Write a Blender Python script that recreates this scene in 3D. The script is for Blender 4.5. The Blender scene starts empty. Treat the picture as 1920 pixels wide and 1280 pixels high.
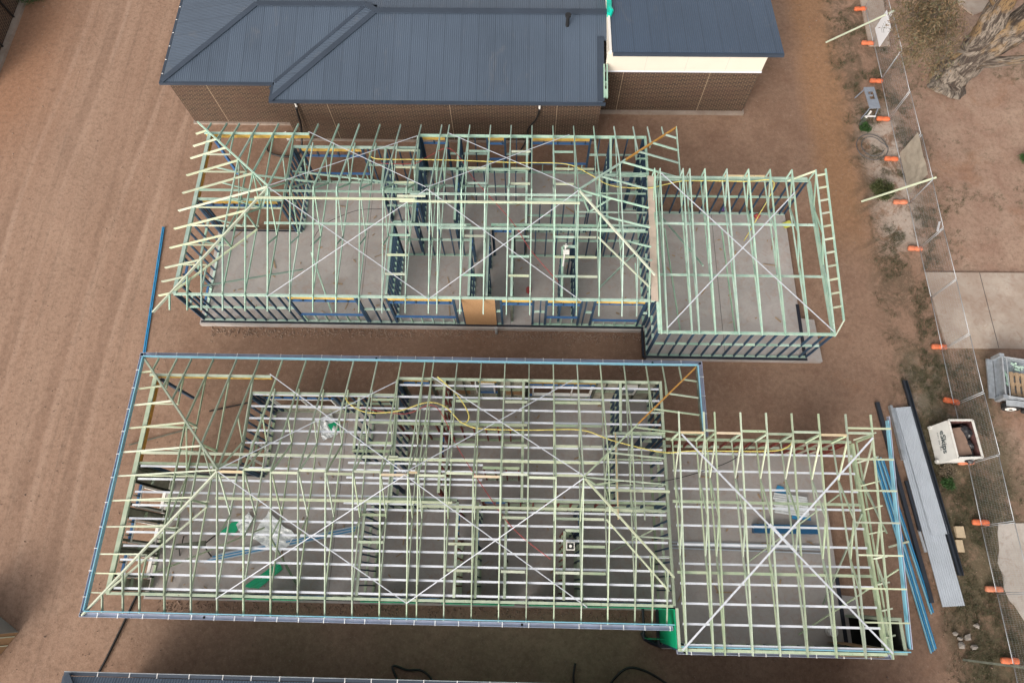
import bpy, bmesh, math, random
from mathutils import Vector, Matrix, noise
R=math.radians; rnd=random.Random(7)
S=bpy.context.scene; COL=S.collection
# ---------------------------------------------------------------- camera
FPX,PA,PB,PC=1223.554,0.360119789,-0.0343612418,0.0529115427
CAMH=26.0
RM=Matrix.Rotation(PC,3,'Z')@Matrix.Rotation(PA,3,'X')@Matrix.Rotation(PB,3,'Z')
cd=bpy.data.cameras.new('camera'); cam=bpy.data.objects.new('camera',cd); COL.objects.link(cam)
cd.sensor_width=36; cd.lens=36*FPX/1920; cd.clip_end=600; cd.clip_start=.5
cam.matrix_world=Matrix.Translation((0,0,CAMH))@RM.to_4x4(); S.camera=cam
def U(x,y,z=0):
    d=RM@Vector(((x-960)/FPX,-(y-640)/FPX,-1)); t=(z-CAMH)/d.z
    return Vector((0,0,CAMH))+d*t
# ---------------------------------------------------------------- light
SUN_EL=R(30); TRAV=R(32)
w=bpy.data.worlds.new('World'); S.world=w; w.use_nodes=True
nt=w.node_tree; bg=nt.nodes['Background']; sky=nt.nodes.new('ShaderNodeTexSky'); sky.sky_type='NISHITA'
sky.sun_disc=False; sky.sun_elevation=SUN_EL; sky.sun_rotation=math.pi+TRAV; sky.dust_density=4; sky.air_density=1; sky.ozone_density=.6
# hazy sky: most of the blue is washed out
bw=nt.nodes.new('ShaderNodeRGBToBW'); nt.links.new(sky.outputs[0],bw.inputs[0])
mx=nt.nodes.new('ShaderNodeMix'); mx.data_type='RGBA'; mx.inputs[0].default_value=.85; nt.links.new(sky.outputs[0],mx.inputs[6]); nt.links.new(bw.outputs[0],mx.inputs[7])
wm=nt.nodes.new('ShaderNodeMix'); wm.data_type='RGBA'; wm.blend_type='MULTIPLY'; wm.inputs[0].default_value=1; wm.inputs[7].default_value=(1.045,.99,.935,1)
nt.links.new(mx.outputs[2],wm.inputs[6]); nt.links.new(wm.outputs[2],bg.inputs[0]); bg.inputs[1].default_value=0.15
sd=bpy.data.lights.new('sun','SUN'); sd.energy=.22; sd.angle=R(18); sd.color=(1,.88,.74)
so=bpy.data.objects.new('sun',sd); COL.objects.link(so)
tv=Vector((math.sin(TRAV)*math.cos(SUN_EL),math.cos(TRAV)*math.cos(SUN_EL),-math.sin(SUN_EL)))
so.rotation_euler=tv.to_track_quat('-Z','Y').to_euler(); so.location=(-30,-40,20)
S.view_settings.view_transform='Standard'; S.view_settings.look='None'; S.view_settings.gamma=1
S.view_settings.exposure=1.13
# ---------------------------------------------------------------- materials
MATS={}
def nodes(name):
    m=bpy.data.materials.new(name); m.use_nodes=True; n=m.node_tree; b=n.nodes['Principled BSDF']; MATS[name]=m
    return m,n,b
def mixc(n,fac,a,b,mode='MIX'):
    x=n.nodes.new('ShaderNodeMix'); x.data_type='RGBA'; x.blend_type=mode
    for i,v in ((0,fac),(6,a),(7,b)):
        if isinstance(v,(tuple,list)): x.inputs[i].default_value=(*v[:3],1)
        elif isinstance(v,(int,float)): x.inputs[i].default_value=v
        else: n.links.new(v,x.inputs[i])
    return x.outputs[2]
def tex(n,co,scale,detail=4,rough=.55,sc=None,dist=0):
    v=co
    if sc:
        mp=n.nodes.new('ShaderNodeMapping'); mp.inputs['Scale'].default_value=sc; n.links.new(co,mp.inputs[0]); v=mp.outputs[0]
    t=n.nodes.new('ShaderNodeTexNoise'); t.inputs['Scale'].default_value=scale; t.inputs['Detail'].default_value=detail
    t.inputs['Roughness'].default_value=rough; t.inputs['Distortion'].default_value=dist; n.links.new(v,t.inputs[0]); return t.outputs[0]
def ramp(n,v,a,b):
    r=n.nodes.new('ShaderNodeMapRange'); r.inputs[1].default_value=a; r.inputs[2].default_value=b; r.clamp=True
    n.links.new(v,r.inputs[0]); return r.outputs[0]
def mth(n,op,a,b=None):
    x=n.nodes.new('ShaderNodeMath'); x.operation=op
    for i,v in enumerate((a,b)):
        if v is None: continue
        if isinstance(v,(int,float)): x.inputs[i].default_value=v
        else: n.links.new(v,x.inputs[i])
    return x.outputs[0]
def bump(n,b,h,s=.3,d=.02):
    x=n.nodes.new('ShaderNodeBump'); x.inputs['Strength'].default_value=s; x.inputs['Distance'].default_value=d
    n.links.new(h,x.inputs['Height']); n.links.new(x.outputs[0],b.inputs['Normal'])
def simple(name,c,rough=.6,metal=0,var=.18,scale=6,c2=None,stretch=None,bs=0):
    m,n,b=nodes(name); tc=n.nodes.new('ShaderNodeTexCoord').outputs['Object']
    t=tex(n,tc,scale,5,.6,stretch)
    c2=c2 or tuple(x*(1-2*var) for x in c)
    hi=tuple(min(1,x*(1+var*.6)) for x in c)
    n.links.new(mixc(n,ramp(n,t,.3,.7),c2,hi),b.inputs['Base Color'])
    b.inputs['Roughness'].default_value=rough; b.inputs['Metallic'].default_value=metal
    if bs: bump(n,b,t,bs)
    return m
# timber: per-object tint from Object Info random keeps boards apart
def timber(name,c,c2,rv=.25):
    m,n,b=nodes(name); tc=n.nodes.new('ShaderNodeTexCoord').outputs['Object']
    t=tex(n,tc,3,4,.6); t2=tex(n,tc,28,3,.6)
    oi=n.nodes.new('ShaderNodeObjectInfo').outputs['Random']
    col=mixc(n,ramp(n,t,.35,.65),c,c2)
    col=mixc(n,mth(n,'MULTIPLY',ramp(n,t2,.62,.72),.45),col,tuple(x*.35 for x in c))
    col=mixc(n,mth(n,'MULTIPLY',oi,rv),col,(.52,.50,.36))
    wn=n.nodes.new('ShaderNodeTexWhiteNoise'); wn.noise_dimensions='1D'; n.links.new(mth(n,'MULTIPLY',oi,91.7),wn.inputs['W'])
    hs=n.nodes.new('ShaderNodeHueSaturation'); n.links.new(col,hs.inputs['Color']); n.links.new(mth(n,'ADD',mth(n,'MULTIPLY',wn.outputs[0],.42),.74),hs.inputs['Value']); n.links.new(mth(n,'ADD',mth(n,'MULTIPLY',oi,.5),.75),hs.inputs['Saturation'])
    kn=tex(n,tc,11,2,.5); col=mixc(n,mth(n,'MULTIPLY',ramp(n,kn,.70,.74),.6),hs.outputs[0],(.16,.11,.06))
    n.links.new(col,b.inputs['Base Color']); b.inputs['Roughness'].default_value=.75
    return m
timber('mint_pine',(.29,.47,.40),(.43,.58,.49),.12)
timber('cream_pine',(.45,.52,.39),(.55,.60,.46),.2)
timber('olive_pine',(.29,.39,.28),(.41,.48,.36),.2)
timber('teal_pine',(.20,.36,.30),(.32,.47,.38),.2)
timber('raw_pine',(.62,.50,.32),(.68,.56,.40),.2)
simple('navy_pine',(.014,.035,.075),.7,0,.3,5,(.03,.07,.11))
simple('blue_pine',(.03,.10,.25),.7,0,.3,5,(.05,.14,.3))
simple('red_pine',(.22,.045,.035),.7,0,.3,5)
simple('grey_pine',(.12,.13,.10),.8,0,.3,5)
simple('lvl_yellow',(.62,.42,.10),.6,0,.15,5,(.45,.27,.06))
simple('lvl_orange',(.58,.29,.06),.6,0,.15,5)
simple('osb',(.40,.24,.12),.8,0,.2,40,(.27,.15,.07))
simple('plywood',(.30,.19,.10),.8,0,.2,4,(.22,.135,.07),(1,1,.2))
simple('particle_board',(.52,.42,.35),.8,0,.1,3)
simple('wrap_board',(.42,.40,.32),.85,0,.2,4)
simple('brace_steel',(.62,.66,.72),.4,.2,.12,9)
simple('batten_steel',(.74,.78,.86),.4,.15,.08,2)
simple('gutter_steel',(.40,.43,.54),.35,.2,.12,1.5)
simple('gutter_white',(.75,.75,.75),.5)
simple('fascia_blue',(.16,.42,.55),.3,.1,.1,1.5,(.28,.52,.64))
simple('film_blue',(.02,.17,.35),.3,0,.2,3,(.04,.26,.5))
simple('navy_wrap',(.01,.07,.16),.35,0,.2,3,(.015,.1,.22))
simple('white_paint',(.78,.76,.72),.6,0,.03,2)
simple('cement_sheet',(.62,.57,.49),.7,0,.02,1)
simple('roof_dark_trim',(.045,.062,.09),.45,.2,.1,1)
simple('green_wrap',(.0,.30,.13),.4,0,.1,4,(.0,.36,.18))
simple('teal_wrap',(.0,.48,.36),.3,0,.1,4)
simple('foil',(.76,.79,.80),.4,.05,.08,9,(.6,.64,.66),None,.25)
simple('dpc_black',(.015,.018,.03),.4,0,.2,3)
simple('pipe_grey',(.09,.095,.10),.6)
simple('poly_black',(.012,.012,.013),.45)
simple('pvc_grey',(.42,.44,.46),.5)
simple('hose_yellow',(.68,.58,.16),.5)
simple('line_red',(.42,.06,.06),.6)
simple('block_orange',(.78,.15,.03),.6,0,.2,9,(.60,.13,.05))
simple('galv',(.42,.46,.50),.4,.5,.15,5)
simple('galv_light',(.42,.45,.48),.4,.3,.1,5)
simple('sheet_steel',(.46,.51,.57),.4,.2,.06,1.2)
simple('flashing_dark',(.03,.037,.05),.4,.2,.1,3)
simple('skip_white',(.70,.70,.67),.55,0,.06,3)
simple('skip_inner',(.12,.055,.05),.7,0,.3,5)
simple('cardboard',(.27,.18,.135),.85,0,.1,4)
simple('cardboard_pale',(.50,.40,.27),.85,0,.1,4)
simple('bag_black',(.03,.03,.035),.3,0,.4,8,None,None,.8)
simple('tyre',(.015,.015,.016),.85)
simple('letter_dark',(.02,.05,.06),.6)
simple('letter_grey',(.30,.31,.32),.6)
simple('glass_dark',(.03,.045,.06),.1)
simple('glass_pale',(.22,.28,.33),.12)
simple('cloth_yellow',(.60,.58,.10),.8)
simple('pallet',(.38,.27,.17),.85,0,.15,5)
simple('stone',(.30,.27,.24),.9,0,.2,6)
simple('clods',(.20,.14,.105),.95,0,.3,3,(.30,.22,.17))
simple('sign_white',(.72,.74,.78),.5,0,.03,2)
simple('void_black',(.006,.007,.006),.9)
simple('plastic_grey',(.22,.25,.30),.5,0,.1,6)
simple('purple_paint',(.12,.07,.25),.6)
simple('shaded_side_grey',(.20,.21,.20),.6,0,.1,3)
m,n,b=nodes('block_orange_faded'); oi=n.nodes.new('ShaderNodeObjectInfo').outputs['Random']; tc_=n.nodes.new('ShaderNodeTexCoord').outputs['Object']
n.links.new(mixc(n,mth(n,'MULTIPLY',ramp(n,tex(n,tc_,9,6,.7),.45,.6),.6),mixc(n,oi,(.72,.13,.03),(.62,.24,.14)),(.33,.15,.09)),b.inputs['Base Color']); b.inputs['Roughness'].default_value=.7
m,n,b=nodes('skip_paint'); tc_=n.nodes.new('ShaderNodeTexCoord').outputs['Object']
n.links.new(mixc(n,mth(n,'MULTIPLY',ramp(n,tex(n,tc_,4,9,.8),.56,.64),.7),mixc(n,ramp(n,tex(n,tc_,1.5,6,.7),.35,.65),(.60,.59,.55),(.70,.70,.67)),(.24,.16,.10)),b.inputs['Base Color']); b.inputs['Roughness'].default_value=.6
# concrete with blotches
def concrete(name,c,c2,pink=(.40,.33,.28)):
    m,n,b=nodes(name); tc=n.nodes.new('ShaderNodeTexCoord').outputs['Object']
    t=tex(n,tc,.7,6,.6); t2=tex(n,tc,9,6,.7); t3=tex(n,tc,2.3,5,.65,None,1.5)
    col=mixc(n,ramp(n,t,.35,.65),c,c2); col=mixc(n,mth(n,'MULTIPLY',ramp(n,t3,.50,.68),.6),col,pink); t4=tex(n,tc,1.3,9,.8,None,2.0); col=mixc(n,mth(n,'MULTIPLY',ramp(n,t4,.60,.66),.35),col,tuple(x*.6 for x in c)); t5=tex(n,tc,.5,3,.5,None,.3); col=mixc(n,mth(n,'MULTIPLY',ramp(n,t5,.58,.64),.25),col,tuple(min(1,x*1.35) for x in c2))
    col=mixc(n,mth(n,'MULTIPLY',ramp(n,t2,.3,.7),.22),col,tuple(x*.55 for x in c))
    n.links.new(col,b.inputs['Base Color']); b.inputs['Roughness'].default_value=.75; bump(n,b,t2,.15,.01); return m
concrete('concrete',(.35,.325,.31),(.42,.39,.375),(.36,.27,.225))
concrete('concrete_path',(.33,.255,.205),(.42,.36,.305),(.27,.175,.13))
concrete('concrete_pale',(.37,.33,.29),(.48,.44,.40),(.29,.215,.165))
concrete('concrete_edge',(.25,.20,.165),(.32,.27,.23),(.22,.15,.11))
# corrugated steel roof: UV x runs across the ribs
def corr(name,c,pitch=.092,rough=.4):
    m,n,b=nodes(name); uv=n.nodes.new('ShaderNodeTexCoord').outputs['UV']
    sx=n.nodes.new('ShaderNodeSeparateXYZ'); n.links.new(uv,sx.inputs[0])
    s=mth(n,'SINE',mth(n,'MULTIPLY',sx.outputs[0],2*math.pi/pitch))
    t=tex(n,uv,.25,4,.5); t2=tex(n,uv,6,4,.6,(1,.12,1))
    col=mixc(n,ramp(n,t,.3,.7),c,tuple(x*1.25 for x in c)); col=mixc(n,mth(n,'MULTIPLY',ramp(n,t2,.4,.8),.25),col,tuple(x*1.7 for x in c))
    fl_=mth(n,'FLOOR',mth(n,'DIVIDE',sx.outputs[0],.762)); wn=n.nodes.new('ShaderNodeTexWhiteNoise'); wn.noise_dimensions='1D'; n.links.new(fl_,wn.inputs['W'])
    col=mixc(n,mth(n,'MULTIPLY',wn.outputs[0],.30),col,tuple(x*1.55 for x in c))
    d_=tex(n,uv,.9,7,.75,(1,.5,1),.8); col=mixc(n,mth(n,'MULTIPLY',ramp(n,d_,.56,.72),.28),col,(.20,.19,.18))
    lap=mth(n,'FRACT',mth(n,'DIVIDE',sx.outputs[0],.762)); col=mixc(n,mth(n,'MULTIPLY',ramp(n,lap,.05,.02),.5),col,tuple(x*.45 for x in c))
    # grooves darker than the crowns
    col=mixc(n,mth(n,'MULTIPLY',ramp(n,s,.0,-.9),.30),col,tuple(x*.42 for x in c))
    n.links.new(col,b.inputs['Base Color']); b.inputs['Roughness'].default_value=rough; b.inputs['Metallic'].default_value=.15
    bump(n,b,s,.35,.02); return m
corr('corrugated_slate',(.066,.090,.126))
corr('corrugated_blue',(.044,.070,.112))
corr('corrugated_zinc',(.36,.41,.46),.2,.35)
# bricks
def brick(name,dark,mid,mortar):
    m,n,b=nodes(name); uv=n.nodes.new('ShaderNodeTexCoord').outputs['UV']
    bt=n.nodes.new('ShaderNodeTexBrick'); n.links.new(uv,bt.inputs[0])
    bt.inputs['Scale'].default_value=1; bt.inputs['Brick Width'].default_value=.24; bt.inputs['Row Height'].default_value=.086
    bt.inputs['Mortar Size'].default_value=.009; bt.inputs['Mortar Smooth'].default_value=.2
    bt.inputs['Color1'].default_value=(*dark,1); bt.inputs['Color2'].default_value=(*mid,1); bt.inputs['Mortar'].default_value=(*mortar,1)
    t=tex(n,uv,1.1,5,.6); t2=tex(n,uv,14,4,.6)
    col=mixc(n,mth(n,'MULTIPLY',ramp(n,t,.48,.66),.5),bt.outputs[0],tuple(x*1.9 for x in mid))  # light patches of sun through the frames, painted as mottling
    col=mixc(n,mth(n,'MULTIPLY',ramp(n,t2,.4,.7),.3),col,tuple(x*.5 for x in dark))
    n.links.new(col,b.inputs['Base Color']); b.inputs['Roughness'].default_value=.8; bump(n,b,mth(n,'SUBTRACT',1,bt.outputs[1]),.5,.01); return m
brick('brick_dark',(.015,.009,.007),(.042,.022,.015),(.26,.175,.11))
# bark
def bark():
    m,n,b=nodes('bark'); tc=n.nodes.new('ShaderNodeTexCoord').outputs['UV']
    t=tex(n,tc,2.2,6,.65,(3.2,.55,1),1.2); t2=tex(n,tc,9,6,.7,(3,.4,1)); t3=tex(n,tc,.9,4,.6,(1.5,.5,1))
    col=mixc(n,ramp(n,t,.44,.56),(.05,.036,.028),(.23,.195,.16)); col=mixc(n,ramp(n,t3,.5,.57),col,(.20,.13,.065))
    col=mixc(n,mth(n,'MULTIPLY',ramp(n,t2,.50,.60),.85),col,(.03,.024,.02))
    n.links.new(col,b.inputs['Base Color']); b.inputs['Roughness'].default_value=.9; bump(n,b,t2,.8,.06)
bark()
def leafm(name,a,b2,sc=3):
    m,n,b=nodes(name); tc=n.nodes.new('ShaderNodeTexCoord').outputs['Object']
    g=n.nodes.new('ShaderNodeNewGeometry').outputs['Random Per Island']
    n.links.new(mixc(n,g,a,b2),b.inputs['Base Color']); b.inputs['Roughness'].default_value=.6
leafm('leaf_gum',(.06,.065,.03),(.17,.105,.055)); leafm('leaf_shrub',(.03,.05,.015),(.09,.095,.03))
leafm('leaf_green',(.015,.055,.01),(.04,.10,.02)); leafm('grass_dark',(.035,.05,.02),(.10,.09,.045)); leafm('grass_dry',(.10,.085,.06),(.26,.20,.13))
# ground: tan dirt, wheel tracks, orange ruts, white lime spill, dark weeds
def ground_mat():
    m,n,b=nodes('dirt'); tc=n.nodes.new('ShaderNodeTexCoord').outputs['Object']
    sp=n.nodes.new('ShaderNodeSeparateXYZ'); n.links.new(tc,sp.inputs[0]); X,Y=sp.outputs[0],sp.outputs[1]
    big=tex(n,tc,.16,5,.6,None,.6); med=tex(n,tc,.8,6,.62,None,.4); fin=tex(n,tc,5,9,.8); grit=tex(n,tc,17,5,.75)
    col=mixc(n,ramp(n,big,.36,.64),(.225,.142,.10),(.30,.195,.138))
    col=mixc(n,mth(n,'MULTIPLY',ramp(n,med,.42,.66),.55),col,(.185,.105,.070))
    def band(v,c,wd,soft):       # 1 inside |v-c|<wd
        d=mth(n,'ABSOLUTE',mth(n,'SUBTRACT',v,c)); return ramp(n,d,wd+soft,wd)
    wob=mth(n,'MULTIPLY',mth(n,'SUBTRACT',tex(n,tc,.35,4,.6),.5),6.0)
    Xw=mth(n,'ADD',X,wob); Yw=mth(n,'ADD',Y,wob)
    # road on the left: pale pink, long streaks
    road=ramp(n,Xw,-14.5,-17.0)
    st=tex(n,tc,1.6,6,.65,(1.0,.022,1),.0); st2=tex(n,tc,4.5,4,.6,(1.0,.03,1))
    rc=mixc(n,ramp(n,st,.35,.65),(.285,.182,.13),(.34,.228,.166)); rc=mixc(n,mth(n,'MULTIPLY',ramp(n,st2,.55,.68),.5),rc,(.20,.135,.10))
    pt=tex(n,tc,.45,8,.75,(1,.6,1),.6); rc=mixc(n,mth(n,'MULTIPLY',ramp(n,pt,.52,.66),.4),rc,(.235,.145,.10)); rc=mixc(n,mth(n,'MULTIPLY',ramp(n,pt,.44,.34),.3),rc,(.42,.30,.225))
    # lugged tyre prints inside some streaks
    lug=mth(n,'SINE',mth(n,'MULTIPLY',mth(n,'ADD',Y,mth(n,'MULTIPLY',X,.6)),2*math.pi/.22))
    lm=mth(n,'MULTIPLY',ramp(n,lug,.2,.9),ramp(n,tex(n,tc,.7,3,.5,(1,.12,1)),.60,.66))
    rc=mixc(n,mth(n,'MULTIPLY',lm,.2),rc,(.17,.115,.085))
    for cx,cy in ((-23.6,.02),(-21.7,.02),(-19.6,-.03),(-17.9,-.03)):
        xx=mth(n,'ADD',mth(n,'ADD',X,mth(n,'MULTIPLY',Y,cy)),mth(n,'MULTIPLY',mth(n,'SUBTRACT',tex(n,tc,.05,1,.5),.5),2.5))
        tk=mth(n,'MULTIPLY',band(xx,cx,.16,.16),ramp(n,tex(n,tc,.8,5,.6,(1,.12,1)),.38,.55))
        rc=mixc(n,mth(n,'MULTIPLY',tk,.55),rc,(.215,.135,.096))
        tk2=mth(n,'MULTIPLY',band(xx,cx+.42,.06,.12),ramp(n,tex(n,tc,.8,5,.6,(1,.12,1)),.4,.6)); rc=mixc(n,mth(n,'MULTIPLY',tk2,.5),rc,(.42,.30,.23))
    col=mixc(n,mth(n,'MULTIPLY',road,.85),col,rc)
    # far left rim: orange and grey-green
    fl=ramp(n,mth(n,'ADD',X,mth(n,'MULTIPLY',wob,.4)),-22.5,-25.5); col=mixc(n,mth(n,'MULTIPLY',fl,mth(n,'MULTIPLY',ramp(n,Y,15,22),.7)),col,(.27,.135,.075))
    # strip between the houses: roof shade painted as darker soil colour
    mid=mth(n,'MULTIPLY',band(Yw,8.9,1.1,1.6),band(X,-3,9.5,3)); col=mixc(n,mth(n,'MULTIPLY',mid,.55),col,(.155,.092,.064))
    bot=mth(n,'MULTIPLY',band(Yw,-2.2,2.6,1.5),band(X,-2,10.5,3)); col=mixc(n,mth(n,'MULTIPLY',bot,.25),col,(.21,.165,.132))  # weak band: shadow of the bottom house put into the soil colour
    back=mth(n,'MULTIPLY',band(Yw,18.9,1.5,1.3),band(X,-1,10.0,4)); col=mixc(n,mth(n,'MULTIPLY',back,.35),col,(.16,.095,.068))  # shade behind the upper frame, painted into the soil colour
    # right: east of the frames
    rt=ramp(n,Xw,12.5,14.5); col=mixc(n,mth(n,'MULTIPLY',rt,.4),col,(.28,.18,.13))
    orr=mth(n,'MULTIPLY',band(mth(n,'ADD',X,mth(n,'MULTIPLY',wob,.22)),14.6,.55,.9),ramp(n,Yw,13,17)); col=mixc(n,mth(n,'MULTIPLY',orr,.75),col,(.30,.165,.085))
    rb=mth(n,'MULTIPLY',ramp(n,Xw,17.5,19.5),.8); col=mixc(n,rb,col,mixc(n,ramp(n,med,.35,.65),(.26,.165,.125),(.36,.26,.20)))
    mo=tex(n,tc,.9,10,.82,None,.9); col=mixc(n,mth(n,'MULTIPLY',rb,mth(n,'MULTIPLY',ramp(n,mo,.55,.64),.6)),col,(.135,.105,.075))
    sc_=tex(n,tc,.35,6,.7,None,.5); col=mixc(n,mth(n,'MULTIPLY',rt,mth(n,'MULTIPLY',ramp(n,sc_,.56,.66),.45)),col,(.25,.13,.075))
    # weeds and lime patches along the fence
    fb=band(mth(n,'ADD',X,mth(n,'MULTIPLY',wob,.15)),16.9,1.2,1.0)
    wd=mth(n,'MULTIPLY',fb,ramp(n,tex(n,tc,.8,10,.82,None,1.0),.46,.55)); col=mixc(n,mth(n,'MULTIPLY',wd,.62),col,(.075,.062,.04))
    lime=mth(n,'MULTIPLY',band(mth(n,'ADD',X,mth(n,'MULTIPLY',wob,.1)),17.0,.5,.8),mth(n,'MULTIPLY',band(Y,18.2,3.0,1.5),ramp(n,tex(n,tc,1.1,10,.8,None,.8),.42,.52)))
    col=mixc(n,mth(n,'MULTIPLY',lime,.75),col,(.46,.40,.35))
    lm2=mth(n,'MULTIPLY',band(X,16.7,.5,.7),mth(n,'MULTIPLY',band(Y,7.6,1.0,1.0),ramp(n,tex(n,tc,1.3,6,.72),.42,.6))); col=mixc(n,mth(n,'MULTIPLY',lm2,.55),col,(.42,.37,.33))
    gr=mth(n,'MULTIPLY',band(mth(n,'ADD',X,mth(n,'MULTIPLY',wob,.2)),17.6,1.4,.9),mth(n,'MULTIPLY',ramp(n,Yw,10.0,8.5),ramp(n,tex(n,tc,.7,10,.8),.38,.5)))
    col=mixc(n,mth(n,'MULTIPLY',gr,.72),col,(.065,.068,.038))
    col=mixc(n,mth(n,'MULTIPLY',ramp(n,fin,.48,.66),.55),col,(.13,.085,.06)); col=mixc(n,mth(n,'MULTIPLY',ramp(n,fin,.47,.30),.45),col,(.35,.25,.185))
    col=mixc(n,mth(n,'MULTIPLY',ramp(n,grit,.57,.72),.4),col,(.45,.37,.30)); col=mixc(n,mth(n,'MULTIPLY',ramp(n,grit,.42,.30),.38),col,(.09,.06,.045))
    n.links.new(col,b.inputs['Base Color']); b.inputs['Roughness'].default_value=.95; b.inputs['Specular IOR Level'].default_value=.2
    h=mth(n,'ADD',mth(n,'MULTIPLY',fin,.6),mth(n,'ADD',mth(n,'MULTIPLY',st,.35),mth(n,'MULTIPLY',grit,.25))); bump(n,b,h,.55,.07)
ground_mat()
# ---------------------------------------------------------------- mesh helpers
class MB:
    def __init__(s): s.v=[]; s.f=[]; s.uv=[]
    def face(s,pts,uv=None):
        i=len(s.v); s.v+= [tuple(p) for p in pts]; s.f.append(tuple(range(i,i+len(pts))))
        if uv is None:
            a=Vector(pts[0]);nrm=Vector((0,0,0))
            for k in range(1,len(pts)-1): nrm+=(Vector(pts[k])-a).cross(Vector(pts[k+1])-a)
            ax=max(range(3),key=lambda q:abs(nrm[q]))
            uv=[((p[1],p[2]),(p[0],p[2]),(p[0],p[1]))[ax] for p in pts]
        s.uv.append(uv)
    def hexa(s,c):   # 8 corners: bottom 4 ccw, top 4 ccw
        for q in ((3,2,1,0),(4,5,6,7),(0,1,5,4),(1,2,6,5),(2,3,7,6),(3,0,4,7)): s.face([c[k] for k in q])
    def box(s,x0,x1,y0,y1,z0,z1):
        s.hexa([(x0,y0,z0),(x1,y0,z0),(x1,y1,z0),(x0,y1,z0),(x0,y0,z1),(x1,y0,z1),(x1,y1,z1),(x0,y1,z1)])
    def beam(s,p,q,w,h,up=(0,0,1)):   # w across, h along up; p,q on the centreline
        p=Vector(p);q=Vector(q);d=(q-p).normalized();u=Vector(up);a=d.cross(u)
        if a.length<1e-4: a=d.cross(Vector((1,0,0)))
        a.normalize();u=a.cross(d).normalized();a*=w/2;u*=h/2
        s.hexa([p-a-u,p+a-u,q+a-u,q-a-u,p-a+u,p+a+u,q+a+u,q-a+u])
    def prism(s,poly,z0,z1):
        n=len(poly); s.face([(x,y,z1) for x,y in poly]); s.face([(x,y,z0) for x,y in reversed(poly)])
        for i in range(n):
            a=poly[i];b=poly[(i+1)%n]; s.face([(a[0],a[1],z0),(b[0],b[1],z0),(b[0],b[1],z1),(a[0],a[1],z1)])
    def tube(s,pts,r,n=8,cap=True):
        pts=[Vector(p) for p in pts]; rs=r if isinstance(r,(list,tuple)) else [r]*len(pts); rings=[];L=0;Ls=[]
        for i,p in enumerate(pts):
            d=(pts[min(i+1,len(pts)-1)]-pts[max(i-1,0)]).normalized()
            a=d.cross(Vector((0,0,1)));
            if a.length<.1: a=d.cross(Vector((0,1,0)))
            a.normalize();b=a.cross(d)
            if i: L+=(p-pts[i-1]).length
            Ls.append(L); rings.append([p+(a*math.cos(2*math.pi*k/n)+b*math.sin(2*math.pi*k/n))*rs[i] for k in range(n)])
        for i in range(len(pts)-1):
            for k in range(n):
                k2=(k+1)%n; u0,u1=k/n*2,(k+1)/n*2
                s.face([rings[i][k],rings[i+1][k],rings[i+1][k2],rings[i][k2]],[(u0,Ls[i]),(u0,Ls[i+1]),(u1,Ls[i+1]),(u1,Ls[i])])
        if cap: s.face(rings[0]); s.face(list(reversed(rings[-1])))
    def build(s,name,mat,parent=None,bevel=0,smooth=False,org=None):
        me=bpy.data.meshes.new(name); v=s.v
        if org: v=[(a-org[0],b-org[1],c-org[2]) for a,b,c in v]
        me.from_pydata(v,[],s.f); ul=me.uv_layers.new(name='UVMap'); k=0
        for f,u in zip(s.f,s.uv):
            for q in u: ul.data[k].uv=q; k+=1
        me.materials.append(MATS[mat])
        bm=bmesh.new(); bm.from_mesh(me); bmesh.ops.remove_doubles(bm,verts=bm.verts,dist=1e-5)
        if bevel: bmesh.ops.bevel(bm,geom=bm.edges[:],offset=bevel,segments=2,affect='EDGES',clamp_overlap=True)
        bmesh.ops.recalc_face_normals(bm,faces=bm.faces)
        if smooth:
            for f in bm.faces: f.smooth=True
        bm.to_mesh(me); bm.free()
        o=bpy.data.objects.new(name,me); COL.objects.link(o)
        if org: o.location=org
        if parent: o.parent=parent; 
        if parent and org: o.location=Vector(org)
        return o
def tag(o,label,cat,group=None,kind=None):
    o['label']=label; o['category']=cat
    if group: o['group']=group
    if kind: o['kind']=kind
    return o
def empty(name,loc,label,cat,group=None,rz=0):
    o=bpy.data.objects.new(name,None); COL.objects.link(o); o.location=loc; o.rotation_euler=(0,0,rz); o.empty_display_size=.2
    return tag(o,label,cat,group)
def struct(o): o['kind']='structure'; return o
def child(mb,name,mat,par,**k):     # world-coordinate mesh under an empty that may be moved
    o=mb.build(name,mat,**k); o.parent=par
    o.matrix_parent_inverse=Matrix.Translation(par.location).inverted(); return o
def B1(x0,x1,y0,y1,z0,z1): m=MB(); m.box(x0,x1,y0,y1,z0,z1); return m
def beam1(p,q,w,h,up=(0,0,1)): m=MB(); m.beam(p,q,w,h,up); return m
def copy_tree(o,parent=None):
    c=o.copy(); COL.objects.link(c)
    if parent: c.parent=parent
    for ch in [x for x in o.children]: copy_tree(ch,c)
    return c
# ---------------------------------------------------------------- ground
g=MB(); n0=0
gx=[-140,-90,-60,-40]+[-32+i*.5 for i in range(129)]+[40,60,90,140]; gy=[-130,-70,-40,-20]+[-8+i*.5 for i in range(93)]+[50,80,150]
idx=[]
for y in gy:
    for x in gx:
        z=noise.noise(Vector((x*.35,y*.35,0)))*.035+noise.noise(Vector((x*1.3,y*1.1,3)))*.014
        if x<-15.5: z+=noise.noise(Vector((x*1.6,y*.03,7)))*.035
        g.v.append((x,y,z-.03))
W=len(gx)
for j in range(len(gy)-1):
    for i in range(W-1):
        q=(j*W+i,j*W+i+1,(j+1)*W+i+1,(j+1)*W+i); g.f.append(q); g.uv.append([(0,0)]*4)
go=g.build('ground','dirt',smooth=True); struct(go)
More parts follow.
